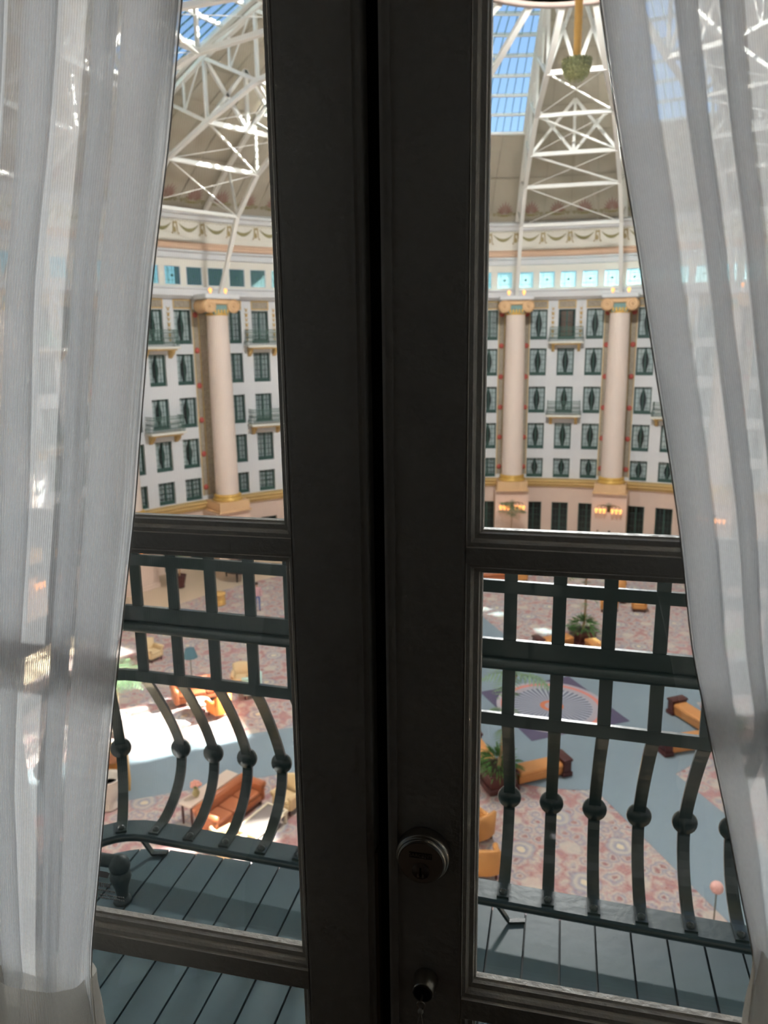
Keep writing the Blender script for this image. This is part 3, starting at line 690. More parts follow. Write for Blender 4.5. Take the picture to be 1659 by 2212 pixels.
# ================================================================== far balconies
def balcony_parts():
    out = []
    b = MB(); b.rbox((0, -0.45, 0.0), (2.6, 0.9, 0.16), 0.03); out.append(('slab', b.mesh('slab', M_FRIEZE)))
    b = MB(); b.rbox((0, -0.42, -0.13), (2.2, 0.75, 0.1), 0.03); out.append(('soffit', b.mesh('soffit', M_GOLDW)))
    for s in (-1, 1):
        b = MB(); b.prism([(0, 0), (-0.6, 0), (-0.5, 0.18), (-0.1, 0.5), (0, 0.5)], -0.11, 0.11)
        b.v = [(s*0.95+z, x, -0.18-y) for x, y, z in b.v]; out.append(('bracket', b.mesh('bracket', M_GOLDW)))
    b = MB()
    for z in (0.35, 0.62, 0.95, 1.12):
        b.bar((-1.2, -0.8, z), (1.2, -0.8, z), 0.04); 
        for s in (-1, 1): b.bar((s*1.2, -0.8, z), (s*1.2, 0, z), 0.04)
    out.append(('rails', b.mesh('rails', M_RAILFAR)))
    bal = MB(); bal.strip([(0, 0, 1.12), (0, 0, 0.62), (0, -0.05, 0.5), (0, -0.13, 0.3), (0, -0.1, 0.15), (0, 0, 0.08)], (1, 0, 0), 0.03, 0.012).ball((0, -0.13, 0.3), 0.045, 6, 4, (1, 0.4, 1))
    return out, bal.mesh('baluster', M_RAILFAR)
BPART, BBAL = balcony_parts()
for th in DETAIL:
    for z, nm in ((15.22, 'top-floor'), (9.68, 'third-floor')):
        o = empty('balcony', pol(th, 30.0, z), -rad(th)); tag(o, nm+' balcony with green railing '+NICE[th], 'balcony', 'small balconies on the atrium wall')
        for nme, me in BPART: link(nme, me, o)
        for k in range(-9, 10): link('baluster', BBAL, o, (k*0.13, -0.8, 0))
        for s in (-1, 1):
            for k in range(1, 6): link('baluster', BBAL, o, (s*1.2, -k*0.135, 0), rotz=s*PI/2)

# ================================================================== furniture on the atrium floor
M_LEATHER = mat('orange_leather', (0.42, 0.135, 0.055), 0.42, bump=0.15, bscale=14)
M_CARAMEL = mat('caramel_leather', (0.55, 0.25, 0.075), 0.5, var=0.06)
M_CREAMF = mat('cream_fabric', (0.72, 0.53, 0.30), 0.8)
M_BENCHL = mat('apricot_leather', (0.62, 0.27, 0.09), 0.42)
M_WOOD = mat('dark_mahogany', (0.075, 0.02, 0.018), 0.35)
M_PALEW = mat('pale_stone_top', (0.66, 0.52, 0.42), 0.45)
M_LEAF = mat('leaf_green', (0.075, 0.19, 0.045), 0.6, var=0.35, vscale=6)
M_FROND = mat('frond_green', (0.16, 0.25, 0.13), 0.6, var=0.3, vscale=3)
M_BARK = mat('palm_bark', (0.40, 0.26, 0.15), 0.8, bump=0.4, bscale=20)
M_SOIL = mat('soil', (0.05, 0.035, 0.025), 0.95)
GZ = 0.03
def armchair(name, loc, rotz, m, label, group='armchairs on the floral carpet'):
    o = empty(name, (loc[0], loc[1], GZ), rotz); tag(o, label, 'armchair', group)
    MB().rbox((0, -0.05, 0.28), (0.66, 0.72, 0.22), 0.05).build('seat_base', m, o)
    MB().rbox((0, -0.08, 0.44), (0.58, 0.64, 0.16), 0.06, seg=3).build('cushion', m, o)
    b = MB(); n = 8; vs = []
    for s in (0, 1):
        for i in range(n+1):
            u = i/n*2-1
            vs += [(u*0.38, 0.30+0.06*s*2-0.08*u*u, 0.2), (u*0.40, 0.36+0.06*s*2-0.10*u*u, 0.98+0.06*(1-u*u))]
    f = []
    for i in range(n): f += [(2*i, 2*i+2, 2*i+3, 2*i+1), (2*(n+1)+2*i+1, 2*(n+1)+2*i+3, 2*(n+1)+2*i+2, 2*(n+1)+2*i), (2*i+1, 2*i+3, 2*(n+1)+2*i+3, 2*(n+1)+2*i+1)]
    f += [(0, 1, 2*(n+1)+1, 2*(n+1)), (2*n, 2*(n+1)+2*n, 2*(n+1)+2*n+1, 2*n+1)]
    b.add(vs, f, True).build('backrest', m, o)
    for s in (-1, 1):
        b = MB(); b.rbox((s*0.36, -0.06, 0.42), (0.12, 0.66, 0.46), 0.05); b.lathe([(0.0, -0.36), (0.09, -0.34), (0.09, 0.26), (0.0, 0.28)], 12, (s*0.38, -0.06, 0.64), 'y'); b.build('arm', m, o)
    for sx in (-1, 1):
        for sy in (-1, 1): MB().lathe([(0.03, 0.0), (0.045, 0.17)], 8, (sx*0.3, sy*0.3-0.03, 0)).build('leg', M_WOOD, o)
    return o
def sofa(name, loc, rotz, m, label, L=2.3):
    o = empty(name, (loc[0], loc[1], GZ), rotz); tag(o, label, 'sofa')
    MB().rbox((0, 0, 0.26), (L-0.2, 0.85, 0.24), 0.05).build('seat_base', m, o)
    n = 3
    for k in range(n): MB().rbox(((k-1)*(L-0.45)/3, -0.08, 0.46), ((L-0.45)/3-0.01, 0.70, 0.18), 0.06, seg=3).build('cushion', m, o)
    b = MB(); b.rbox((0, 0.38, 0.55), (L-0.2, 0.2, 0.62), 0.08, seg=3); b.lathe([(0.0, -L/2+0.02), (0.12, -L/2+0.04), (0.12, L/2-0.04), (0.0, L/2-0.02)], 12, (0, 0.42, 0.80), 'x'); bk = b.build('backrest', m, o)
    bt = MB().ball((0, 0, 0), 0.022, 6, 4).mesh('button', m)
    for i in range(9):
        for j in range(2): link('button', bt, bk, (-L/2+0.3+i*(L-0.6)/8, 0.275, 0.62+0.15*j))
    for s in (-1, 1):
        b = MB(); b.rbox((s*(L/2-0.12), -0.02, 0.42), (0.2, 0.86, 0.56), 0.06); b.lathe([(0.0, -0.46), (0.13, -0.44), (0.13, 0.40), (0.0, 0.42)], 12, (s*(L/2-0.10), -0.02, 0.72), 'y'); b.build('arm', m, o)
    for sx in (-1, 1):
        for sy in (-1, 1): MB().ball((sx*(L/2-0.2), sy*0.34, 0.07), 0.07, 8, 6).build('foot', M_WOOD, o)
    return o
def frond_mesh(L=1.2, droop=0.5, name='frond'):
    b = MB(); n = 9; sp = [Vector((0, L*t*(1-0.15*t), L*(0.45*t-droop*t*t))) for t in [i/n for i in range(n+1)]]
    b.tube(sp, [0.018*(1-0.8*i/n) for i in range(n+1)], 5)
    for i in range(1, n+1):
        for s in (-1, 1):
            l = 0.36*L*math.sin(PI*(0.18+0.78*i/n)); p = sp[i]; t = Vector((s*l, 0.35*l, -0.25*l))
            b.poly([p+Vector((0, -0.03, 0)), p+t*0.5+Vector((0, -0.035, 0)), p+t, p+t*0.5+Vector((0, 0.035, 0)), p+Vector((0, 0.03, 0))])
    return b.mesh(name, M_FROND)
FR1 = frond_mesh(1.5, 0.55); FR2 = frond_mesh(0.9, 0.7)
def leafball(seed, R, n=240):
    rng = random.Random(seed); b = MB()
    for i in range(n):
        a, e = rng.uniform(0, 2*PI), rng.uniform(-0.15, 1.0)*PI/2; r = R*rng.uniform(0.6, 1.05)
        d = Vector((math.cos(a)*math.cos(e), math.sin(a)*math.cos(e), 0.8*math.sin(e))); p = d*r
        t = d.cross(Vector((rng.uniform(-1, 1), rng.uniform(-1, 1), rng.uniform(-1, 1)))).normalized(); q = (d+Vector((0, 0, -0.5))).normalized()*0.22
        b.poly([p-t*0.02, p+q*0.6-t*0.02, p+q*1.3, p+q*0.6+t*0.02, p+t*0.02])
    return b.mesh('fern_clump', M_LEAF)
LB = leafball(3, 0.72, 420)
def planter_tree(loc, label, h=3.0, lean=(0.5, 0.2), seed=1):
    rng = random.Random(seed)
    o = empty('planter_tree', (loc[0], loc[1], GZ), rad(45)*0); tag(o, label, 'planter', 'planters round the centre rug')
    b = MB(); b.rbox((0, 0, 0.1), (1.15, 1.15, 0.2), 0.03); b.rbox((0, 0, 0.42), (1.0, 1.0, 0.5), 0.03); b.rbox((0, 0, 0.68), (1.12, 1.12, 0.1), 0.03); bx = b.build('box', M_WOOD, o)
    bx.rotation_euler = (0, 0, math.atan2(loc[1], loc[0])+PI/4)
    MB().lathe([(0.0, 0.745), (0.46, 0.74)], 16).build('soil', M_SOIL, o)
    link('fern_clump', LB, o, (0, 0, 0.80), rotz=rng.uniform(0, 6))
    pts = [(0, 0, 0.6)]+[(lean[0]*t*t+0.06*math.sin(5*t), lean[1]*t*t, 0.7+h*t) for t in (0.2, 0.4, 0.6, 0.8, 1.0)]
    MB().tube(pts, [0.07, 0.065, 0.055, 0.05, 0.045, 0.04], 8).build('trunk', M_BARK, o)
    for k in range(15):
        t = 1.0 if k < 9 else 0.45+0.08*(k-9); q = Vector((lean[0]*t*t+0.06*math.sin(5*t), lean[1]*t*t, 0.7+h*t))
        link('frond', FR1 if k < 9 else FR2, o, q, rot=(rng.uniform(-0.3, 0.45), 0, k*2.4+rng.uniform(-0.3, 0.3)))
    return o
def bench(p, q, label):
    p, q = Vector((*p, 0)), Vector((*q, 0)); d = (q-p); L = d.length; a = math.atan2(d.y, d.x)
    o = empty('leather_bench', (p.x, p.y, GZ), a); tag(o, label, 'bench', 'apricot benches round the centre rug')
    MB().rbox((L/2-0.1, 0, 0.20), (L-0.3, 0.56, 0.28), 0.02).build('bench_base', M_BENCHL, o)
    MB().rbox((L/2-0.1, 0, 0.42), (L-0.28, 0.66, 0.22), 0.09, seg=3).build('cushion', M_BENCHL, o)
    b = MB(); b.rbox((L-0.12, 0, 0.08), (0.40, 0.80, 0.16), 0.02); b.rbox((L-0.12, 0, 0.36), (0.32, 0.72, 0.46), 0.02); b.rbox((L-0.12, 0, 0.62), (0.40, 0.80, 0.10), 0.03); b.build('end_block', M_WOOD, o)
names = {-15: 'nearest the door, seen through the railing', 75: 'right of the rug by the right curtain', 165: 'far side of the rug', -105: 'left of the rug behind the door stile'}
for az, nm in names.items():
    t = rad(az); u = Vector((math.sin(t), -math.cos(t))); tv = Vector((math.cos(t), math.sin(t))); c = u*6.75
    if az == 165: c = Vector((1.42, 7.5))
    planter_tree(c, 'dark planter with fern and palm '+nm, 3.2, (0.55, 0.75) if az == -15 else (0.15, 0.2), az)
    for s in (-1, 1):
        e0 = c-u*0.45+tv*(s*0.45); e1 = c-u*2.0+tv*(s*1.85)
        bench(e0, e1, 'apricot bench '+('left' if s < 0 else 'right')+' of the planter '+nm)
# seating group below the left pane
def yaw_from(a, c): return math.atan2(c[1]-a[1], c[0]-a[0])
SO = sofa('sofa', (-10.25, -10.25), rad(73), M_LEATHER, 'orange tufted leather sofa near the left balcony railing', 2.5)
SO.rotation_euler = (0, 0, rad(72))
o = empty('console_table', (-11.15, -9.95, GZ), rad(72), label='pale stone console table behind the orange sofa', cat='table')
MB().rbox((0, 0, 0.76), (2.3, 0.55, 0.06), 0.015).build('table_top', M_PALEW, o)
for sx in (-1, 1):
    for sy in (-1, 1): MB().lathe([(0.03, 0), (0.045, 0.3), (0.03, 0.73)], 8, (sx*1.05, sy*0.2, 0)).build('leg', M_WOOD, o)
o = empty('flower_vase', (-11.35, -10.5, GZ+0.8), label='olive vase of pink flowers on the console behind the orange sofa', cat='vase')
MB().lathe([(0.0, 0), (0.08, 0.0), (0.13, 0.12), (0.07, 0.26), (0.09, 0.3)], 14).build('vase_body', mat('olive_vase', (0.40, 0.34, 0.16), 0.4), o)
fm = mat('pink_petals', (0.72, 0.34, 0.26), 0.7)
for k in range(10):
    t = k*2.4; r = 0.06+0.012*k; MB().ball((r*math.cos(t), r*math.sin(t), 0.5-0.01*k), 0.065, 7, 5).build('flower', fm, o)
MB().tube([(0, 0, 0.25), (0.02, 0, 0.48)], 0.02, 5).tube([(0, 0, 0.25), (-0.1, 0.06, 0.42)], 0.015, 5).tube([(0, 0, 0.25), (0.08, -0.08, 0.4)], 0.015, 5).build('stems', M_LEAF, o)
o = empty('coffee_table', (-8.95, -10.75, GZ), rad(72), label='low cream coffee table in front of the orange sofa', cat='table')
MB().rbox((0, 0, 0.42), (1.5, 0.75, 0.05), 0.015).build('table_top', mat('smoked_glass_top', (0.26, 0.22, 0.20), 0.15), o)
b = MB()
for s in (-1, 1): b.box((0, s*0.40, 0.42), (1.62, 0.08, 0.09)); b.box((s*0.78, 0, 0.42), (0.08, 0.74, 0.088))
b.build('table_frame', mat('cream_frame', (0.70, 0.60, 0.44), 0.6), o)
for sx in (-1, 1):
    for sy in (-1, 1): MB().box((sx*0.74, sy*0.36, 0.19), (0.08, 0.08, 0.38)).build('leg', MATS['cream_frame'], o)
armchair('armchair', (-8.55, -9.35), rad(-20), M_CREAMF, 'cream armchair beside the orange sofa left of the door stile')
armchair('armchair', (-9.55, -12.05), rad(150), M_CREAMF, 'cream armchair just showing above the deck edge below the sofa')
# seating group further out, in the sun
sofa('sofa', (-15.3, -2.6), rad(40), M_LEATHER, 'orange leather sofa in the sunlit group beyond the left railing', 2.2)
armchair('armchair', (-13.75, -3.7), rad(-120), mat('bright_orange_leather', (0.80, 0.25, 0.05), 0.5), 'bright orange armchair catching the sun beyond the left railing')
armchair('armchair', (-13.95, -0.9), rad(20), M_CREAMF, 'cream armchair behind the sunlit orange sofa')
armchair('armchair', (-13.1, -1.7), rad(-60), mat('mint_fabric', (0.55, 0.74, 0.66), 0.8), 'mint green armchair right of the sunlit sofa')
o = empty('coffee_table', (-14.75, -3.6, GZ), rad(40), label='round pale coffee table in front of the sunlit orange sofa', cat='table')
MB().lathe([(0, 0.40), (0.5, 0.40), (0.52, 0.43), (0.5, 0.46), (0, 0.46)], 24).build('table_top', M_PALEW, o)
MB().lathe([(0.28, 0), (0.26, 0.04), (0.06, 0.1), (0.06, 0.40)], 16).build('pedestal', M_WOOD, o)
def floor_lamp(loc, m, label, shade='cone'):
    o = empty('floor_lamp', (loc[0], loc[1], GZ)); tag(o, label, 'lamp')
    MB().lathe([(0.0, 0), (0.17, 0.0), (0.15, 0.03), (0.03, 0.06)], 16).build('base', M_BRASS, o); MB().lathe([(0.018, 0.05), (0.018, 1.45)], 8).build('pole', M_BRASS, o)
    if shade == 'cone': MB().lathe([(0.34, 1.25), (0.20, 1.68), (0.0, 1.69)], 20).build('lamp_shade', m, o)
    else: MB().ball((0, 0, 1.5), 0.17).build('lamp_shade', m, o)
floor_lamp((-16.4, -1.0), mat('teal_shade', (0.07, 0.15, 0.18), 0.7), 'dark teal shaded lamp behind the sunlit orange sofa')
floor_lamp((4.35, -12.4), mat('pink_globe', (0.85, 0.48, 0.42), 0.4), 'small pink globe lamp by the bottom right of the railing', 'ball')
# left edge: potted palm and tall cabinet with urn
def pot_palm(loc, label, s=1.0, m=None, h=1.6, seed=2):
    rng = random.Random(seed); o = empty('potted_palm', (loc[0], loc[1], GZ)); tag(o, label, 'plant')
    MB().lathe([(0, 0), (0.3*s, 0.0), (0.34*s, 0.06), (0.3*s, 0.12), (0.40*s, 0.55*s), (0.46*s, 0.85*s), (0.5*s, 0.9*s), (0.44*s, 0.92*s), (0.40*s, 0.84*s)], 24).build('pot', m or M_FRIEZE, o)
    MB().lathe([(0, 0.82*s), (0.41*s, 0.82*s)], 16).build('soil', M_SOIL, o)
    MB().tube([(0, 0, 0.8*s), (0.03, 0.02, 0.9*s+h*0.5), (0.02, 0, 0.8*s+h)], [0.045, 0.04, 0.03], 7).build('trunk', M_BARK, o)
    for k in range(14): link('frond', FR1, o, (0.02, 0, 0.8*s+h*(1 if k < 9 else 0.8)), rot=(rng.uniform(-0.2, 0.6), 0, k*2.4), scale=(0.9, 0.9, 0.9))
pot_palm((-17.05, -6.0), 'potted palm in a pale urn at the left curtain edge', 0.9)
o = empty('display_cabinet', (-15.15, -9.6, GZ), rad(30), label='tall honey wood cabinet with shelves at the left curtain edge', cat='cabinet')
M_HONEY = mat('honey_wood', (0.66, 0.38, 0.12), 0.5)
for s in (-1, 1): MB().rbox((s*0.6, 0, 0.8), (0.12, 0.7, 1.6), 0.02).build('side_panel', M_HONEY, o)
for z in (0.06, 0.75, 1.58): MB().rbox((0, 0, z), (1.08, 0.68, 0.08), 0.015).build('shelf', M_HONEY, o)
MB().box((0, 0.32, 0.8), (1.08, 0.04, 1.5)).build('back_panel', mat('striped_panel', (0.62, 0.32, 0.20), 0.7, var=0.4, vscale=7), o)
o = empty('stone_urn', (-14.55, -10.6, GZ), label='large pale urn standing in front of the honey wood cabinet', cat='urn')
MB().lathe([(0, 0), (0.28, 0.0), (0.3, 0.08), (0.2, 0.16), (0.36, 0.5), (0.44, 0.85), (0.40, 1.05), (0.48, 1.12), (0.46, 1.16), (0.36, 1.1), (0.3, 0.9), (0, 0.85)], 24).build('urn_body', mat('grey_stone', (0.58, 0.52, 0.46), 0.7), o)
MB().lathe([(0, 0.90), (0.31, 0.90)], 16).build('soil', M_SOIL, o)
# near right
armchair('armchair', (-1.75, -11.2), rad(195), M_CARAMEL, 'caramel armchair nearest the railing foot at the right pane edge')
armchair('armchair', (-2.1, -9.6), rad(230), M_CARAMEL, 'caramel armchair behind the nearest one, cut by the right door stile')
# far side of the carpet
for i, (x, y, a, lb) in enumerate(((3.75, 16.1, 180, 'caramel armchair on the far carpet, furthest of three by the right curtain'), (3.0, 12.5, 60, 'caramel armchair half behind a baluster on the far carpet'),
        (4.7, 13.1, 0, 'caramel armchair nearest the right curtain on the far carpet'), (-2.3, 17.3, 200, 'caramel armchair on the far carpet beside the leftmost baluster of the right pane'), (-13.1, 4.3, -40, 'caramel armchair cut by the left door stile beyond the thick rail'))):
    armchair('armchair', (x, y), rad(a), M_CARAMEL, lb)
sofa('sofa', (-4.2, 16.2), rad(200), M_LEATHER, 'orange leather sofa on the far carpet at the right door stile', 2.2)
o = empty('side_table', (3.9, 14.3, GZ), label='small round wooden table among the far armchairs', cat='table')
MB().lathe([(0, 0.5), (0.4, 0.5), (0.4, 0.55), (0, 0.55)], 20).build('table_top', M_WOOD, o); MB().lathe([(0.22, 0), (0.05, 0.06), (0.05, 0.5)], 12).build('pedestal', M_WOOD, o)
armchair('armchair', (-19.6, 1.0), rad(70), M_CREAMF, 'cream armchair on the carpet by the left curtain edge')
o = empty('drum_table', (-19.9, 9.3, GZ), label='round honey wood drum table beyond the left railing', cat='table')
MB().lathe([(0, 0), (0.42, 0.0), (0.44, 0.06), (0.40, 0.12), (0.42, 0.6), (0.46, 0.66), (0.44, 0.72), (0, 0.72)], 24).build('drum', M_HONEY, o)
MB().lathe([(0.405, 0.2), (0.43, 0.22), (0.43, 0.26), (0.405, 0.28)], 24).build('drum_band', M_GOLD, o)
pot_palm((-23.8, 11.9), 'dark leaved potted plant with red blooms near the far left wall', 0.9, M_WOOD, 1.2, 5)
o = empty('grand_piano', (-21.3, 15.0, GZ), rad(200), label='black grand piano just under the left muntin', cat='piano')
M_BLACK = mat('black_lacquer', (0.015, 0.015, 0.02), 0.15, coat=0.5)
case = [(-0.75, 0.0), (0.75, 0.0), (0.75, 0.9), (0.55, 1.4), (0.1, 1.75), (-0.45, 1.95), (-0.75, 1.8)]
MB().prism(case, 0.62, 0.95).build('case', M_BLACK, o); MB().box((0, -0.12, 0.70), (1.46, 0.26, 0.16)).build('keyboard', mat('ivory_keys', (0.8, 0.78, 0.7), 0.3), o)
l = MB().prism(case, 0, 0.03).build('lid', M_BLACK, o); l.location = (-0.75, 0, 0.97); l.rotation_euler = (0, rad(-32), 0)
l.data.transform(Matrix.Translation((0.75, 0, 0)))
for x, y in ((-0.62, 0.15), (0.62, 0.15), (-0.2, 1.6)): MB().lathe([(0.05, 0), (0.08, 0.62)], 8, (x, y, 0)).build('leg', M_BLACK, o)
# palm by the pier
pot_palm((-3.55, 26.0), 'tall palm in a cream pot before the pier in the right pane', 1.1, M_FRIEZE, 2.0, 8)

# ================================================================== people
def person(loc, rotz, label, top, legs, seated=False, hair=(0.05, 0.03, 0.02)):
    o = empty('person', (loc[0], loc[1], GZ), rotz); tag(o, label, 'person')
    if seated: J = {'pel': (0, 0, 0.55), 'wst': (0, 0.02, 0.75), 'chs': (0, 0.02, 1.0), 'nek': (0, 0, 1.17), 'hed': (0, -0.02, 1.27), 'top': (0, -0.02, 1.38),
                    'shL': (-0.17, 0.02, 1.1), 'elL': (-0.23, -0.02, 0.85), 'haL': (-0.15, -0.28, 0.72), 'hpL': (-0.1, 0, 0.52), 'knL': (-0.13, -0.45, 0.5), 'anL': (-0.13, -0.43, 0.09), 'toL': (-0.13, -0.6, 0.04)}
    else: J = {'pel': (0, 0, 0.92), 'wst': (0, 0, 1.08), 'chs': (0, 0, 1.3), 'nek': (0, 0, 1.48), 'hed': (0, -0.02, 1.58), 'top': (0, -0.02, 1.70),
               'shL': (-0.18, 0, 1.41), 'elL': (-0.24, 0.03, 1.13), 'haL': (-0.25, -0.08, 0.86), 'hpL': (-0.1, 0, 0.88), 'knL': (-0.11, -0.04, 0.48), 'anL': (-0.11, 0.04, 0.09), 'toL': (-0.12, -0.12, 0.03)}
    for k in list(J):
        if k.endswith('L'): x, y, z = J[k]; J[k[:-1]+'R'] = (-x, y if k != 'anL' else y-0.02, z)
    R = {'pel': 0.13, 'wst': 0.12, 'chs': 0.14, 'nek': 0.055, 'hed': 0.09, 'top': 0.08, 'sh': 0.07, 'el': 0.048, 'ha': 0.035, 'hp': 0.09, 'kn': 0.065, 'an': 0.045, 'to': 0.04}
    ks = list(J); idx = {k: i for i, k in enumerate(ks)}
    E = [('pel', 'wst'), ('wst', 'chs'), ('chs', 'nek'), ('nek', 'hed'), ('hed', 'top')]
    for s in 'LR': E += [('chs', 'sh'+s), ('sh'+s, 'el'+s), ('el'+s, 'ha'+s), ('pel', 'hp'+s), ('hp'+s, 'kn'+s), ('kn'+s, 'an'+s), ('an'+s, 'to'+s)]
    me = bpy.data.meshes.new('body'); me.from_pydata([J[k] for k in ks], [(idx[a], idx[c]) for a, c in E], [])
    bo = link('body', me, o); bo.modifiers.new('skin', 'SKIN'); sk = me.skin_vertices[0].data
    for k in ks:
        r = R.get(k, R.get(k[:2], 0.05)); sk[idx[k]].radius = (r, r*0.85)
    sk[0].use_root = True
    sb = bo.modifiers.new('sub', 'SUBSURF'); sb.levels = 1; sb.render_levels = 2
    me.materials.append(cloth_mat(top, legs, J['pel'][2], J['nek'][2]))
    hz = J['top'][2]
    MB().ball((0, 0.01, hz-0.02), 0.105, 12, 8, (0.95, 1.05, 0.95)).build('hair', mat('hair_%.2f' % hair[0], hair, 0.7), o)
    f = MB()
    for s in (-1, 1): f.ball((s*0.032, -0.105, hz-0.10), 0.012, 6, 4)
    f.ball((0, -0.115, hz-0.13), 0.016, 6, 4, (0.8, 1, 1.4)); f.ball((0, -0.10, hz-0.17), 0.02, 6, 4, (1.4, 0.5, 0.4))
    f.build('face_features', mat('face_tone', (0.35, 0.18, 0.13), 0.6), o)
def cloth_mat(top, legs, zw, zn):
    m = bpy.data.materials.new('clothed_figure'); m.use_nodes = True; nt = m.node_tree; b = nt.nodes['Principled BSDF']; b.inputs['Roughness'].default_value = 0.8
    tc = nt.nodes.new('ShaderNodeTexCoord'); sp = nt.nodes.new('ShaderNodeSeparateXYZ'); nlink(nt, tc.outputs['Object'], sp.inputs[0])
    mr = nt.nodes.new('ShaderNodeMapRange'); mr.inputs['From Min'].default_value = 0; mr.inputs['From Max'].default_value = 2; nlink(nt, sp.outputs[2], mr.inputs[0])
    rp = nt.nodes.new('ShaderNodeValToRGB'); rp.color_ramp.interpolation = 'CONSTANT'; nlink(nt, mr.outputs[0], rp.inputs[0])
    e = rp.color_ramp.elements; e[0].position = 0; e[0].color = (0.03, 0.025, 0.02, 1); e[1].position = 0.04; e[1].color = (*legs, 1)
    a = e.new(zw/2); a.color = (*top, 1); a = e.new(zn/2-0.005); a.color = (0.50, 0.30, 0.22, 1)
    nlink(nt, rp.outputs[0], b.inputs['Base Color']); return m
person((-17.1, 8.7), rad(30), 'person standing on the carpet in a pink top and blue trousers', (0.6, 0.35, 0.36), (0.10, 0.15, 0.35))
def settee(loc, rotz, label):
    o = empty('settee', (loc[0], loc[1], 0.002), rotz); tag(o, label, 'settee')
    MB().rbox((0, 0, 0.3), (1.7, 0.7, 0.26), 0.05).build('seat', M_WOOD, o); MB().rbox((0, 0.33, 0.7), (1.7, 0.12, 0.7), 0.05).build('backrest', M_WOOD, o)
    for sx in (-1, 1):
        for sy in (-1, 1): MB().lathe([(0.03, 0), (0.04, 0.18)], 8, (sx*0.75, sy*0.28, 0)).build('leg', M_WOOD, o)
a = rad(-7.0)
settee(pol(7.0, 26.6, 0), a, 'dark settee against the pier under the right column in the right pane')
q = pol(7.0, 26.6, 0); e = Vector((math.cos(a), math.sin(a), 0))
person(q-e*0.42, a, 'person in a white top seated left on the dark settee', (0.75, 0.74, 0.72), (0.1, 0.1, 0.12), True, (0.3, 0.2, 0.12))
person(q+e*0.42, a, 'person in a dark top seated right on the dark settee', (0.10, 0.11, 0.14), (0.3, 0.1, 0.1), True)
# ================================================================== our balcony
M_DECK = mat('teal_grey_deck_paint', (0.115, 0.175, 0.195), 0.38, bump=0.05, bscale=25, var=0.06, vscale=6)
M_IRON = mat('dark_green_iron', (0.022, 0.040, 0.036), 0.33, bump=0.06, bscale=60, spec=0.6, coat=0.35)
M_IRONT = mat('teal_rail_toplit', (0.070, 0.105, 0.112), 0.36, bump=0.08, bscale=40)  # bottom rail: teal paint, its colour lightened for light from above
XL, XR, YF, RC = -1.51, 1.15, -28.97, 0.30
bal = empty('near_balcony', (-0.18, -29.5, ZF-0.2), label='teal painted balcony deck with dark green iron railing outside the doors', cat='balcony')
def lo(p): return Vector(p)-Vector((-0.18, -29.5, ZF-0.2))
def deck_y(x, inset=0.0):       # front edge of the deck with rounded corners
    xl, xr, yf, rc = XL+inset, XR-inset, YF-inset, RC
    if x < xl+rc: d = xl+rc-x; return yf-rc+math.sqrt(max(0, rc*rc-d*d))
    if x > xr-rc: d = x-xr+rc; return yf-rc+math.sqrt(max(0, rc*rc-d*d))
    return yf
PW = 0.098; x = XL+0.003
while x < XR-0.02:
    x1 = min(x+PW-0.006, XR-0.003); n = 3; pts = [(x, -30.14), (x1, -30.14)]
    for i in range(n+1): xx = x1+(x-x1)*i/n; pts.append((xx, deck_y(xx)))
    b = MB(); dz = random.uniform(-0.0012, 0.0012)
    b.prism([(q[0]+0.18, q[1]+29.5) for q in pts], 0.2-0.035+dz, 0.2+dz); b.build('plank', M_DECK, bal); x += PW
b = MB(); pts = [(XL, -30.14), (XR, -30.14)]+[(XR+(XL-XR)*i/24, deck_y(XR+(XL-XR)*i/24)-0.004) for i in range(25)]
b.prism([(q[0]+0.18, q[1]+29.5) for q in pts], -0.1, 0.2-0.037); b.build('slab', mat('dark_slab', (0.06, 0.085, 0.09), 0.6), bal)
def rail_path(off=0.0, rise=0.0):
    yf = -29.05+off; ps = []; xl, xr, rc = XL+0.05-off, XR-0.05+off, 0.20+off
    ps.append((xl, -30.08)); 
    for i in range(9): t = PI-PI/2*i/8; ps.append((xl+rc+rc*math.cos(t), yf-rc+rc*math.sin(t)))
    for i in range(1, 8): ps.append((xl+rc+(xr-xl-2*rc)*i/8, yf))
    for i in range(9): t = PI/2-PI/2*i/8; ps.append((xr-rc+rc*math.cos(t), yf-rc+rc*math.sin(t)))
    ps.append((xr, -30.08)); return ps
def skew(x, y): return y-0.045*(x+0.15) if y > -29.6 else y
def rail(name, zr, w, h, off=0.0, m_=None):
    ps = [Vector((x, skew(x, y), ZE+zr)) for x, y in rail_path(off)]; b = MB(); vs = []; m = len(ps)
    for i, q in enumerate(ps):
        d = (ps[min(i+1, m-1)]-ps[max(i-1, 0)]).normalized(); nn = Vector((-d.y, d.x, 0))
        for a, c in ((-1, -1), (1, -1), (1, 1), (-1, 1)): vs.append(lo(q+nn*(a*w/2)+Vector((0, 0, c*h/2))))
    fs = [(i*4+k, i*4+(k+1) % 4, (i+1)*4+(k+1) % 4, (i+1)*4+k) for i in range(m-1) for k in range(4)]+[(3, 2, 1, 0), tuple(range(m*4-4, m*4))]
    return b.add(vs, fs).build(name, m_ or M_IRON, bal)
rail('handrail', -0.520, 0.05, 0.04)
rail('thin_rail', -0.632, 0.012, 0.034)
rail('thick_rail', -0.808, 0.014, 0.058)
b = MB(); b.tube([lo(Vector((x, skew(x, y), ZE-0.845))) for x, y in rail_path(-0.012)], 0.017, 8); b.build('round_rail', M_IRON, bal)
rail('lower_rail', -1.012, 0.012, 0.036)
rail('bottom_rail', -1.560, 0.075, 0.012, 0.0, M_IRONT)
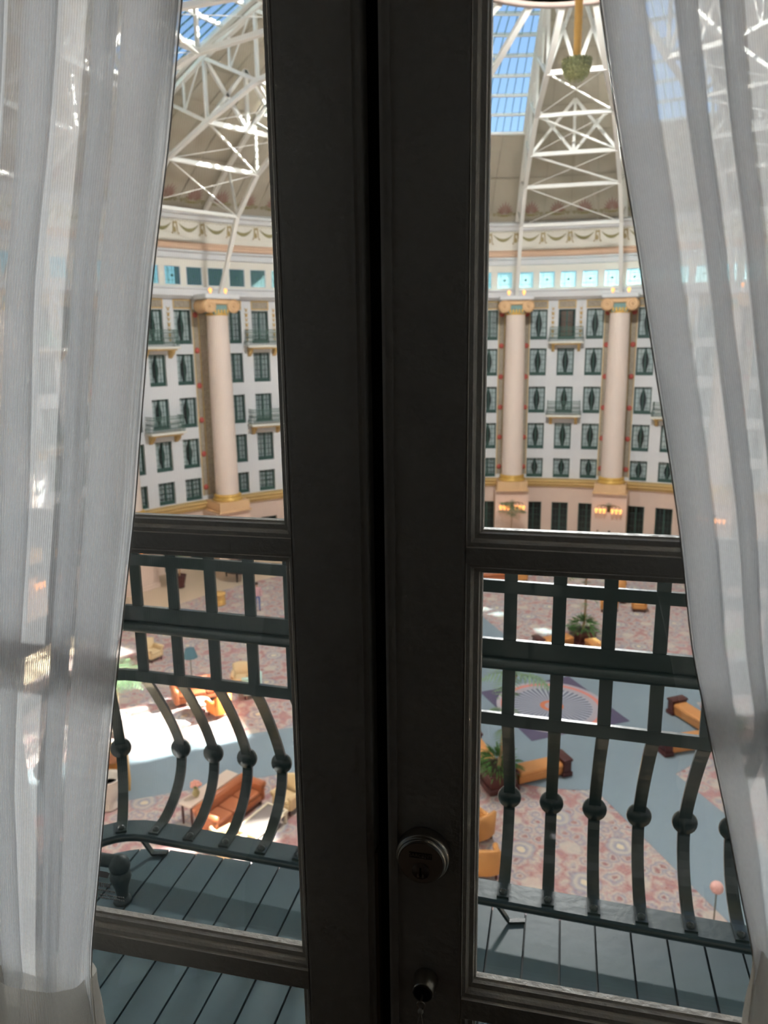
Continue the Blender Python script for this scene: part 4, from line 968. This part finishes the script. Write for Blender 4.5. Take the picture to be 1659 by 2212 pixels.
b = MB(); b.tube([lo(Vector((x, skew(x, y), ZE-1.572))) for x, y in rail_path(-0.03)], 0.012, 6); b.build('bottom_edge', M_IRON, bal)
prof = [(0, -0.50), (0, -0.98), (0.004, -1.02), (0.05, -1.09), (0.115, -1.20), (0.165, -1.30), (0.185, -1.365), (0.180, -1.43), (0.145, -1.49), (0.09, -1.53), (0.04, -1.548), (0.0, -1.55), (-0.03, -1.551)]
def cr(pts, n=3):
    out = []
    for i in range(len(pts)-1):
        p0, p1, p2, p3 = pts[max(i-1, 0)], pts[i], pts[i+1], pts[min(i+2, len(pts)-1)]
        for k in range(n):
            t = k/n; out.append(tuple(0.5*(2*p1[j]+(p2[j]-p0[j])*t+(2*p0[j]-5*p1[j]+4*p2[j]-p3[j])*t*t+(3*p1[j]-p0[j]-3*p2[j]+p3[j])*t**3) for j in (0, 1)))
    return out+[pts[-1]]
PR = cr(prof[1:], 3); PR = [prof[0]]+PR
BB = MB(); BB.strip([(0, y, z) for y, z in PR], (1, 0, 0), 0.034, 0.009); BBM = BB.mesh('baluster', M_IRON)
DISC = MB().lathe([(0.0, -0.009), (0.034, -0.008), (0.036, 0.0), (0.034, 0.008), (0.0, 0.009)], 20, (0, 0, 0), 'y').mesh('disc', M_IRON)
RIV = MB().lathe([(0.011, 0), (0.010, 0.005), (0.005, 0.009), (0.0, 0.010)], 10).mesh('rivet', M_IRON)
def baluster(x, y, ang):
    o = link('baluster', BBM, bal, lo(Vector((x, y, ZE))), rotz=ang)
    d = link('disc', DISC, o, (0, 0.185, -1.365)); d.rotation_euler = (rad(-4), 0, 0); link('rivet', RIV, o, (0, -0.012, -1.546))
xl_, xr_, rc_ = XL+0.05, XR-0.05, 0.20
k = 0; x = -1.2335
while x < xr_-rc_+0.02:
    baluster(x, skew(x, -29.05), 0); x += 0.1255
for s, xc in ((1, xl_+rc_), (-1, xr_-rc_)):
    for t in (28, 66):
        a = rad(t)*s; px = xc-s*rc_*math.sin(abs(a)); py = skew(px, -29.05)-rc_+rc_*math.cos(abs(a)); baluster(px, py, a)
    for j in range(5): baluster(xl_ if s > 0 else xr_, -29.36-0.125*j, s*PI/2)
for fx in (-1.31, -0.14, 0.75):
    y0 = skew(fx, -29.06); b = MB(); b.strip([lo(Vector((fx, y0, ZE-1.565))), lo(Vector((fx+0.045, y0+0.0, ZE-1.63))), lo(Vector((fx+0.055, y0, ZF+0.006))), lo(Vector((fx+0.10, y0+0.012, ZF+0.005)))], (0, 1, 0), 0.016, 0.008); b.build('foot_brace', M_IRON, bal)
# floodlight on the deck
fl_ = empty('floodlight', (-1.235, -29.22, ZF), label='dark swivel floodlight standing on the left end of the deck', cat='floodlight')
M_FLD = mat('grey_green_casting', (0.045, 0.065, 0.065), 0.5)
MB().lathe([(0.0, 0.002), (0.028, 0.002), (0.026, 0.010), (0.017, 0.02)], 16).build('base_plate', M_FLD, fl_)
MB().lathe([(0.017, 0.015), (0.020, 0.05), (0.032, 0.085), (0.030, 0.105), (0.0, 0.12)], 14).build('stem', M_FLD, fl_)
MB().ball((0, 0, 0.125), 0.033, 12, 8, (1, 0.9, 1)).build('knuckle', M_FLD, fl_)
MB().lathe([(0.0, -0.24), (0.034, -0.24), (0.034, -0.12), (0.020, -0.10), (0.019, 0.0)], 14, (0, 0, 0.135), 'x').build('barrel', M_FLD, fl_)

# ================================================================== french doors
PROF = [(0.0, 0.0), (0.0005, 0.004), (0.0045, 0.0055), (0.0065, 0.009), (0.0075, 0.0135), (0.0125, 0.0155), (0.0135, 0.020), (0.0155, 0.022), (0.016, 0.030)]
def moulding(x0, x1, z0, z1):       # stepped glazing bead round one opening; inset runs into the opening, depth away from the room
    b = MB(); loops = []
    for ins, dep in PROF: loops.append([(x0+ins, dep, z0+ins), (x1-ins, dep, z0+ins), (x1-ins, dep, z1-ins), (x0+ins, dep, z1-ins)])
    vs = [v for l in loops for v in l]; n = len(loops)
    b.add(vs, [(i*4+k, i*4+(k+1) % 4, (i+1)*4+(k+1) % 4, (i+1)*4+k) for i in range(n-1) for k in range(4)])
    back = [(x0+0.016, 0.030, z0+0.016), (x1-0.016, 0.030, z0+0.016), (x1-0.016, 0.030, z1-0.016), (x0+0.016, 0.030, z1-0.016)]
    out = [(x0, 0.044, z0), (x1, 0.044, z0), (x1, 0.044, z1), (x0, 0.044, z1)]
    b.add(back+out, [(k, (k+1) % 4, 4+(k+1) % 4, 4+k) for k in range(4)])
    return b
TH = 0.044
ROWZ = [(-1.36, -0.818), (-0.790, -0.233), (-0.215, 0.42), (0.448, 0.95)]
def leaf(name, xs, hinge, label):    # xs: outer stile, glass opening, outer stile edges
    xa, x0, x1, xb = xs
    o = empty(name, (0, DY, ZE)); tag(o, label, 'door', None, 'structure')
    zb, zt = -1.635, 1.07
    for a, c in ((xa, x0), (x1, xb)):
        st = MB(); st.box(((a+c)/2, TH/2, (zb+zt)/2), (c-a, TH, zt-zb)); so_ = st.build('stile', M_PAINT, o)
        bv = so_.modifiers.new('bevel', 'BEVEL'); bv.width = 0.004; bv.segments = 2
    rails = [(zb, -1.36), (-0.818, -0.790), (-0.233, -0.215), (0.42, 0.448), (0.95, zt)]
    for z0, z1 in rails: MB().box(((x0+x1)/2, TH/2, (z0+z1)/2), (x1-x0, TH-0.0006, z1-z0)).build('rail', M_PAINT, o)
    for z0, z1 in ROWZ:
        moulding(x0, x1, z0, z1).build('glazing_bead', M_PAINT, o)
        p = MB().box(((x0+x1)/2, 0.0285, (z0+z1)/2), (x1-x0-0.030, 0.003, z1-z0-0.030)).build('pane', M_GLASS, o)
    return o
dl = leaf('door_1', (-0.858, -0.768, -0.280, -0.191), 'left', 'left leaf of the dark glazed balcony doors, white paint in shadow')
dr = leaf('door_2', (-0.173, -0.083, 0.405, 0.495), 'right', 'right leaf of the balcony doors with deadbolt and key')
MB().box((-0.180, 0.036, -0.28), (0.034, 0.012, 2.70)).build('gap_shade_strip', mat('gap_shade_black', (0.006, 0.006, 0.006), 0.8), dl)  # added strip blocking light in the gap; its black stands for shade
MB().box((-0.1885, 0.012, -0.745), (0.004, 0.016, 0.28)).build('strike_plate', mat('worn_brass', (0.30, 0.23, 0.15), 0.5, 0.7), dl)
for s in (-0.162,): MB().box((s, -0.0012, -0.28), (0.003, 0.003, 2.68)).build('stile_bead', M_PAINT, dr)
MB().box((-0.200, -0.0012, -0.28), (0.003, 0.003, 2.68)).build('stile_bead', M_PAINT, dl)
# deadbolt
M_NICK = mat('satin_nickel', (0.55, 0.52, 0.46), 0.28, 1.0); M_FACE = mat('dark_lock_face', (0.022, 0.025, 0.042), 0.4, 0.5); M_PLUG = mat('bronze_plug', (0.34, 0.27, 0.21), 0.45, 0.6)
DBX, DBZ = -0.1285, -0.588
db = MB().lathe([(0.0, 0.0), (0.0305, 0.0), (0.0315, -0.003), (0.0315, -0.015), (0.030, -0.018), (0.0285, -0.0185), (0.0285, -0.021), (0.0270, -0.0235), (0.0255, -0.0238)], 48, (DBX, 0, DBZ), 'y').build('deadbolt', M_NICK, dr)
MB().lathe([(0.0256, -0.0232), (0.0, -0.0240)], 40, (DBX, 0, DBZ), 'y').build('lock_face', M_FACE, db)
MB().lathe([(0.0268, -0.0236), (0.0262, -0.0248), (0.0254, -0.0240)], 48, (DBX, 0, DBZ), 'y').build('face_ring', M_NICK, db)
MB().lathe([(0.0102, -0.0236), (0.0102, -0.0252), (0.0, -0.0254)], 28, (DBX, 0, DBZ-0.0105), 'y').build('plug', M_PLUG, db)
b = MB(); kz = DBZ-0.0105
b.box((DBX, -0.0255, kz+0.0005), (0.0022, 0.0006, 0.009)); b.lathe([(0.0018, -0.0258), (0.0, -0.0259)], 12, (DBX, 0, kz-0.0045), 'y'); b.build('keyway', mat('black_slot', (0.004, 0.004, 0.004), 0.9), db)
b = MB()
for s in (-1, 1): b.ball((DBX+s*0.0028, -0.0256, kz-0.0058), 0.0018, 8, 6, (0.8, 0.3, 1.4))
b.build('key_pins', M_NICK, db)
MB().box((DBX, -0.0242, DBZ+0.0098), (0.0265, 0.0006, 0.0072)).build('name_plate', mat('dark_name_plate', (0.16, 0.11, 0.09), 0.6, 0.0), db)
tx = bpy.data.curves.new('lettering', 'FONT'); tx.body = 'SARGENT'; tx.size = 0.0062; tx.align_x = 'CENTER'; tx.align_y = 'CENTER'; tx.extrude = 0.0002
to = bpy.data.objects.new('lettering_src', tx); COL.objects.link(to)
bpy.context.view_layer.update()
tm = bpy.data.meshes.new_from_object(to.evaluated_get(bpy.context.evaluated_depsgraph_get())); bpy.data.objects.remove(to)
tm.materials.append(mat('engraved_letters', (0.62, 0.52, 0.42), 0.6, 0.0)); link('lettering', tm, db, (DBX, -0.0248, DBZ+0.0098), (PI/2, 0, 0))
# lower lock with key
LKX, LKZ = -0.1265, -0.768
lk = MB().lathe([(0.0, 0.0), (0.0150, 0.0), (0.0152, -0.002), (0.0130, -0.022), (0.0118, -0.024), (0.0, -0.0242)], 32, (LKX, 0, LKZ), 'y').build('lock_cylinder', M_NICK, dr)
MB().lathe([(0.0104, -0.0243), (0.0, -0.0250)], 24, (LKX, 0, LKZ), 'y').build('lock_face', M_FACE, lk)
ky = empty('key', (LKX, DY-0.025, ZE+LKZ-0.002), label='small metal key with thin looped cord hanging from the lower lock', cat='key')
M_KEY = mat('key_steel', (0.62, 0.56, 0.48), 0.3, 1.0)
b = MB(); b.box((0, -0.004, 0.0), (0.002, 0.008, 0.007)); b.build('blade', M_KEY, ky)
b = MB(); b.tube([(0.0045*math.cos(t), -0.010, -0.004+0.0055*math.sin(t)) for t in [2*PI*i/16 for i in range(17)]], 0.0012, 6, cap=False); b.build('bow', M_KEY, ky)
M_CORD = mat('pale_cord', (0.88, 0.82, 0.72), 0.5)
MB().ball((0, -0.012, -0.0105), 0.0036, 10, 8).build('knot', M_CORD, ky)
b = MB(); b.tube([(-0.0005, -0.012, -0.012), (-0.002, -0.0115, -0.022), (-0.0060, -0.011, -0.045), (-0.010, -0.010, -0.085), (-0.008, -0.010, -0.12), (-0.002, -0.010, -0.125), (0.001, -0.010, -0.10), (0.0012, -0.011, -0.05), (0.0005, -0.0115, -0.02), (0.0, -0.012, -0.012)], 0.0011, 6); b.build('cord', M_CORD, ky)
b = MB(); b.tube([(0.0, -0.012, -0.012), (0.0026, -0.0125, -0.03), (0.0032, -0.012, -0.06), (0.0025, -0.012, -0.11), (0.0, -0.012, -0.12)], 0.0009, 6); b.build('cord', M_CORD, ky)
# maker's mark etched in the corner of the left pane: an arch and rows of tiny strokes
M_ETCH = mat('etched_white', (0.5, 0.5, 0.5), 0.9)
_e = on_plane(228, 1925, DY+0.0265); b = MB(); ex, ez = _e.x, _e.z-ZE
b.poly([(ex-0.012, 0, ez+0.022), (ex+0.006, 0, ez+0.022), (ex+0.010, 0, ez+0.030), (ex+0.006, 0, ez+0.032), (ex-0.012, 0, ez+0.032)])
for r, (zz, hh, n) in enumerate(((0.010, 0.007, 6), (0.001, 0.003, 8), (-0.006, 0.002, 12), (-0.011, 0.002, 12))):
    for k in range(n): b.box((ex-0.010+k*0.0034, 0, ez+zz), (0.0016+0.0008*(k % 2), 0.0004, hh))
mk = b.build('etched_mark', M_ETCH, dl); mk.location = (0, 0.0262, 0)

# ================================================================== sheer curtains
def cloth_material(name, col, a_lo, a_hi, pitch, trans):
    m = bpy.data.materials.new(name); m.use_nodes = True; nt = m.node_tree; N = nt.nodes; N.clear()
    out = N.new('ShaderNodeOutputMaterial'); uv = N.new('ShaderNodeUVMap'); uv.uv_map = 'UVMap'
    sp = N.new('ShaderNodeSeparateXYZ'); nlink(nt, uv.outputs[0], sp.inputs[0])
    no = N.new('ShaderNodeTexNoise'); no.inputs['Scale'].default_value = 14; nlink(nt, uv.outputs[0], no.inputs['Vector'])
    def mm(op, a, c, d=None):
        n = N.new('ShaderNodeMath'); n.operation = op
        for i, v in enumerate((a, c, d)):
            if v is None: continue
            if isinstance(v, (int, float)): n.inputs[i].default_value = v
            else: nlink(nt, v, n.inputs[i])
        return n.outputs[0]
    ph = mm('MULTIPLY_ADD', sp.outputs[0], 2*PI/pitch, mm('MULTIPLY', no.outputs['Fac'], 6.0))
    s = mm('MULTIPLY_ADD', mm('SINE', ph, 0), 0.5, 0.5)
    weft = mm('MULTIPLY_ADD', mm('SINE', mm('MULTIPLY', sp.outputs[1], 2*PI/0.0011), 0), 0.5, 0.5)
    n2 = N.new('ShaderNodeTexNoise'); n2.inputs['Scale'].default_value = 220; nlink(nt, uv.outputs[0], n2.inputs['Vector'])
    s2 = mm('ADD', mm('MULTIPLY', s, 0.75), mm('MULTIPLY', n2.outputs['Fac'], 0.30))
    al = N.new('ShaderNodeMapRange'); nlink(nt, s2, al.inputs[0]); al.inputs['To Min'].default_value = a_lo; al.inputs['To Max'].default_value = a_hi
    tl = N.new('ShaderNodeBsdfTranslucent'); tl.inputs[0].default_value = (*col, 1); df = N.new('ShaderNodeBsdfDiffuse'); df.inputs[0].default_value = (*col, 1)
    bp = N.new('ShaderNodeBump'); bp.inputs['Strength'].default_value = 0.5; bp.inputs['Distance'].default_value = 0.0006; nlink(nt, s, bp.inputs['Height'])
    nlink(nt, bp.outputs[0], tl.inputs['Normal']); nlink(nt, bp.outputs[0], df.inputs['Normal'])
    mx = N.new('ShaderNodeMixShader'); mx.inputs[0].default_value = trans; nlink(nt, df.outputs[0], mx.inputs[1]); nlink(nt, tl.outputs[0], mx.inputs[2])
    tr = N.new('ShaderNodeBsdfTransparent'); m2 = N.new('ShaderNodeMixShader'); nlink(nt, al.outputs[0], m2.inputs[0]); nlink(nt, tr.outputs[0], m2.inputs[1]); nlink(nt, mx.outputs[0], m2.inputs[2])
    nlink(nt, m2.outputs[0], out.inputs[0]); return m
M_VOILE = cloth_material('ribbed_white_voile', (0.93, 0.945, 0.96), 0.48, 0.96, 0.0021, 0.95)
M_BAND = cloth_material('ribbed_tieback_cloth', (0.88, 0.83, 0.74), 0.62, 0.92, 0.0021, 0.65)
M_HEM = mat('hem_thread', (0.72, 0.69, 0.63), 0.9)
def interp(tab, y):
    if y <= tab[0][0]: return tab[0][1]+(tab[1][1]-tab[0][1])*(y-tab[0][0])/(tab[1][0]-tab[0][0])
    for (y0, v0), (y1, v1) in zip(tab[:-1], tab[1:]):
        if y <= y1: return v0+(v1-v0)*(y-y0)/(y1-y0)
    return v1+(v1-v0)*(y-y1)/(y1-y0)
def smooth_tab(tab): 
    ys = list(range(int(tab[0][0]), int(tab[-1][0])+1, 20)); v = [interp(tab, y) for y in ys]
    for _ in range(6): v = [v[0]]+[(v[i-1]+2*v[i]+v[i+1])/4 for i in range(1, len(v)-1)]+[v[-1]]
    return list(zip(ys, v))
def curtain(name, edge, knots, scale, Y0, label, ytop, ybot, nrow=70, cont=None):
    # knots: (distance from the hem at the top in picture units, depth offset m); non-monotonic = cloth folded over itself
    o = empty(name, on_plane(interp(edge, 1100), ybot, Y0)); tag(o, label, 'curtain')
    org = o.location.copy(); edge = smooth_tab(edge)
    pts = [(float(a), float(d)) for a, d in knots]; fine = []
    for i in range(len(pts)-1):
        p0, p1, p2, p3 = pts[max(i-1, 0)], pts[i], pts[i+1], pts[min(i+2, len(pts)-1)]
        for k in range(7):
            t = k/7; fine.append(tuple(0.5*(2*p1[j]+(p2[j]-p0[j])*t+(2*p0[j]-5*p1[j]+4*p2[j]-p3[j])*t*t+(3*p1[j]-p0[j]-3*p2[j]+p3[j])*t**3) for j in (0, 1)))
    fine.append(pts[-1]); n = len(fine); rng = random.Random(5); ph = [rng.uniform(0, 6) for _ in range(n)]
    vs = []; uvs = []; side = 1 if edge[0][1] < 800 else -1
    arc = [0.0]
    for a, c in zip(fine[:-1], fine[1:]): arc.append(arc[-1]+math.hypot((c[0]-a[0])*0.00038, c[1]-a[1]))
    for j in range(nrow+1):
        y = ytop+(ybot-ytop)*j/nrow; e = interp(edge, y); sc = interp(scale, y)
        for i, (a, d) in enumerate(fine):
            wob = 0.0015*math.sin(y*0.006+i*0.35)
            q = on_plane(e-side*a*sc, y, Y0+d+wob); vs.append(q-org); uvs.append((arc[i], q.z))
    fs = [(j*n+i, j*n+i+1, (j+1)*n+i+1, (j+1)*n+i) for j in range(nrow) for i in range(n-1)]
    me = bpy.data.meshes.new('cloth'); me.from_pydata([tuple(v) for v in vs], [], fs); me.polygons.foreach_set('use_smooth', [True]*len(fs))
    uvl = me.uv_layers.new(name='UVMap')
    for l in me.loops: uvl.data[l.index].uv = uvs[l.vertex_index]
    me.materials.append(M_VOILE); link('cloth', me, o)
    hem = MB(); hem.tube([vs[j*n] for j in range(nrow+1)], 0.0007, 5); hem.build('hem', M_HEM, o)
    return o, org
LE = [(-900, 470), (0, 393), (300, 366), (600, 330), (900, 306), (1100, 292), (1250, 275), (1550, 243), (1850, 217), (2050, 198), (2110, 195), (2160, 203), (2600, 230)]
LK = [(0, 0.012), (112, 0.020), (122, 0.010), (108, -0.002), (14, -0.006), (30, -0.014), (172, -0.008), (184, 0.004), (172, 0.016), (140, 0.010), (156, -0.004), (326, 0.0), (338, 0.012), (326, 0.022), (266, 0.014), (276, 0.0), (430, -0.006), (446, 0.006), (432, 0.016), (380, 0.010), (400, -0.006), (560, 0.0), (600, 0.014), (540, 0.02), (700, 0.0), (800, 0.01)]
LS = [(-900, 1.1), (0, 1.0), (1100, 0.86), (1700, 0.72), (2100, 0.55), (2200, 0.60), (2600, 0.9)]
cl, corg = curtain('sheer_curtain', LE, LK, LS, -30.37, 'white ribbed sheer curtain at the left, tied back low down', -900, 2600)
RE = [(-900, 1150), (0, 1297), (250, 1330), (500, 1372), (750, 1408), (950, 1440), (1150, 1469), (1400, 1494), (1600, 1534), (1780, 1572), (1950, 1603), (2060, 1628), (2110, 1634), (2160, 1622), (2260, 1610), (2600, 1600)]
RK = [(0, 0.010), (86, 0.016), (96, 0.008), (84, 0.0), (12, -0.004), (26, -0.012), (190, -0.006), (206, 0.008), (186, 0.014), (160, 0.006), (176, -0.006), (290, 0.0), (302, 0.012), (286, 0.018), (258, 0.010), (272, -0.006), (380, 0.0), (470, 0.014), (440, 0.020), (560, 0.0), (660, 0.012), (760, 0.0)]
RS = [(-900, 1.15), (0, 1.0), (1100, 0.80), (1700, 0.62), (2110, 0.34), (2200, 0.42), (2600, 0.75)]
cr_, corg2 = curtain('sheer_curtain', RE, RK, RS, -30.37, 'white ribbed sheer curtain at the right, gathered to a low tie', -900, 2600)
# tieback of the left curtain: a broad band of the same cloth round the gathered folds
def tieback(parent, org, cxp, cyp, rx, ry, h, sag, tilt):
    b_v = []; n, m = 40, 10; c = on_plane(cxp, cyp, -30.376-ry); c.y = -30.376; uv = []
    for j in range(m+1):
        for i in range(n+1):
            t = 2*PI*i/n; ct, st = math.cos(t), math.sin(t); xx = rx*math.copysign(abs(ct)**0.75, ct); yy = ry*math.copysign(abs(st)**0.5, st)
            zz = -h*j/m + sag*(xx/rx)**2*(1 if yy < 0 else -0.2) + tilt*xx/rx; k = 1+0.10*(j/m)+0.015*math.sin(9*t+j)
            b_v.append(tuple(c+Vector((xx*k, yy*k, zz))-org)); uv.append((t*rx*1.1, zz))
    fs = [(j*(n+1)+i, j*(n+1)+i+1, (j+1)*(n+1)+i+1, (j+1)*(n+1)+i) for j in range(m) for i in range(n)]
    me = bpy.data.meshes.new('tieback'); me.from_pydata(b_v, [], fs); me.polygons.foreach_set('use_smooth', [True]*len(fs)); ul = me.uv_layers.new(name='UVMap')
    for l in me.loops: ul.data[l.index].uv = uv[l.vertex_index]
    me.materials.append(M_BAND); link('tieback', me, parent)
tieback(cl, corg, 62, 2140, 0.0575, 0.026, 0.14, 0.006, 0.003)
tieback(cr_, corg2, 1800, 2130, 0.050, 0.025, 0.10, 0.006, -0.003)
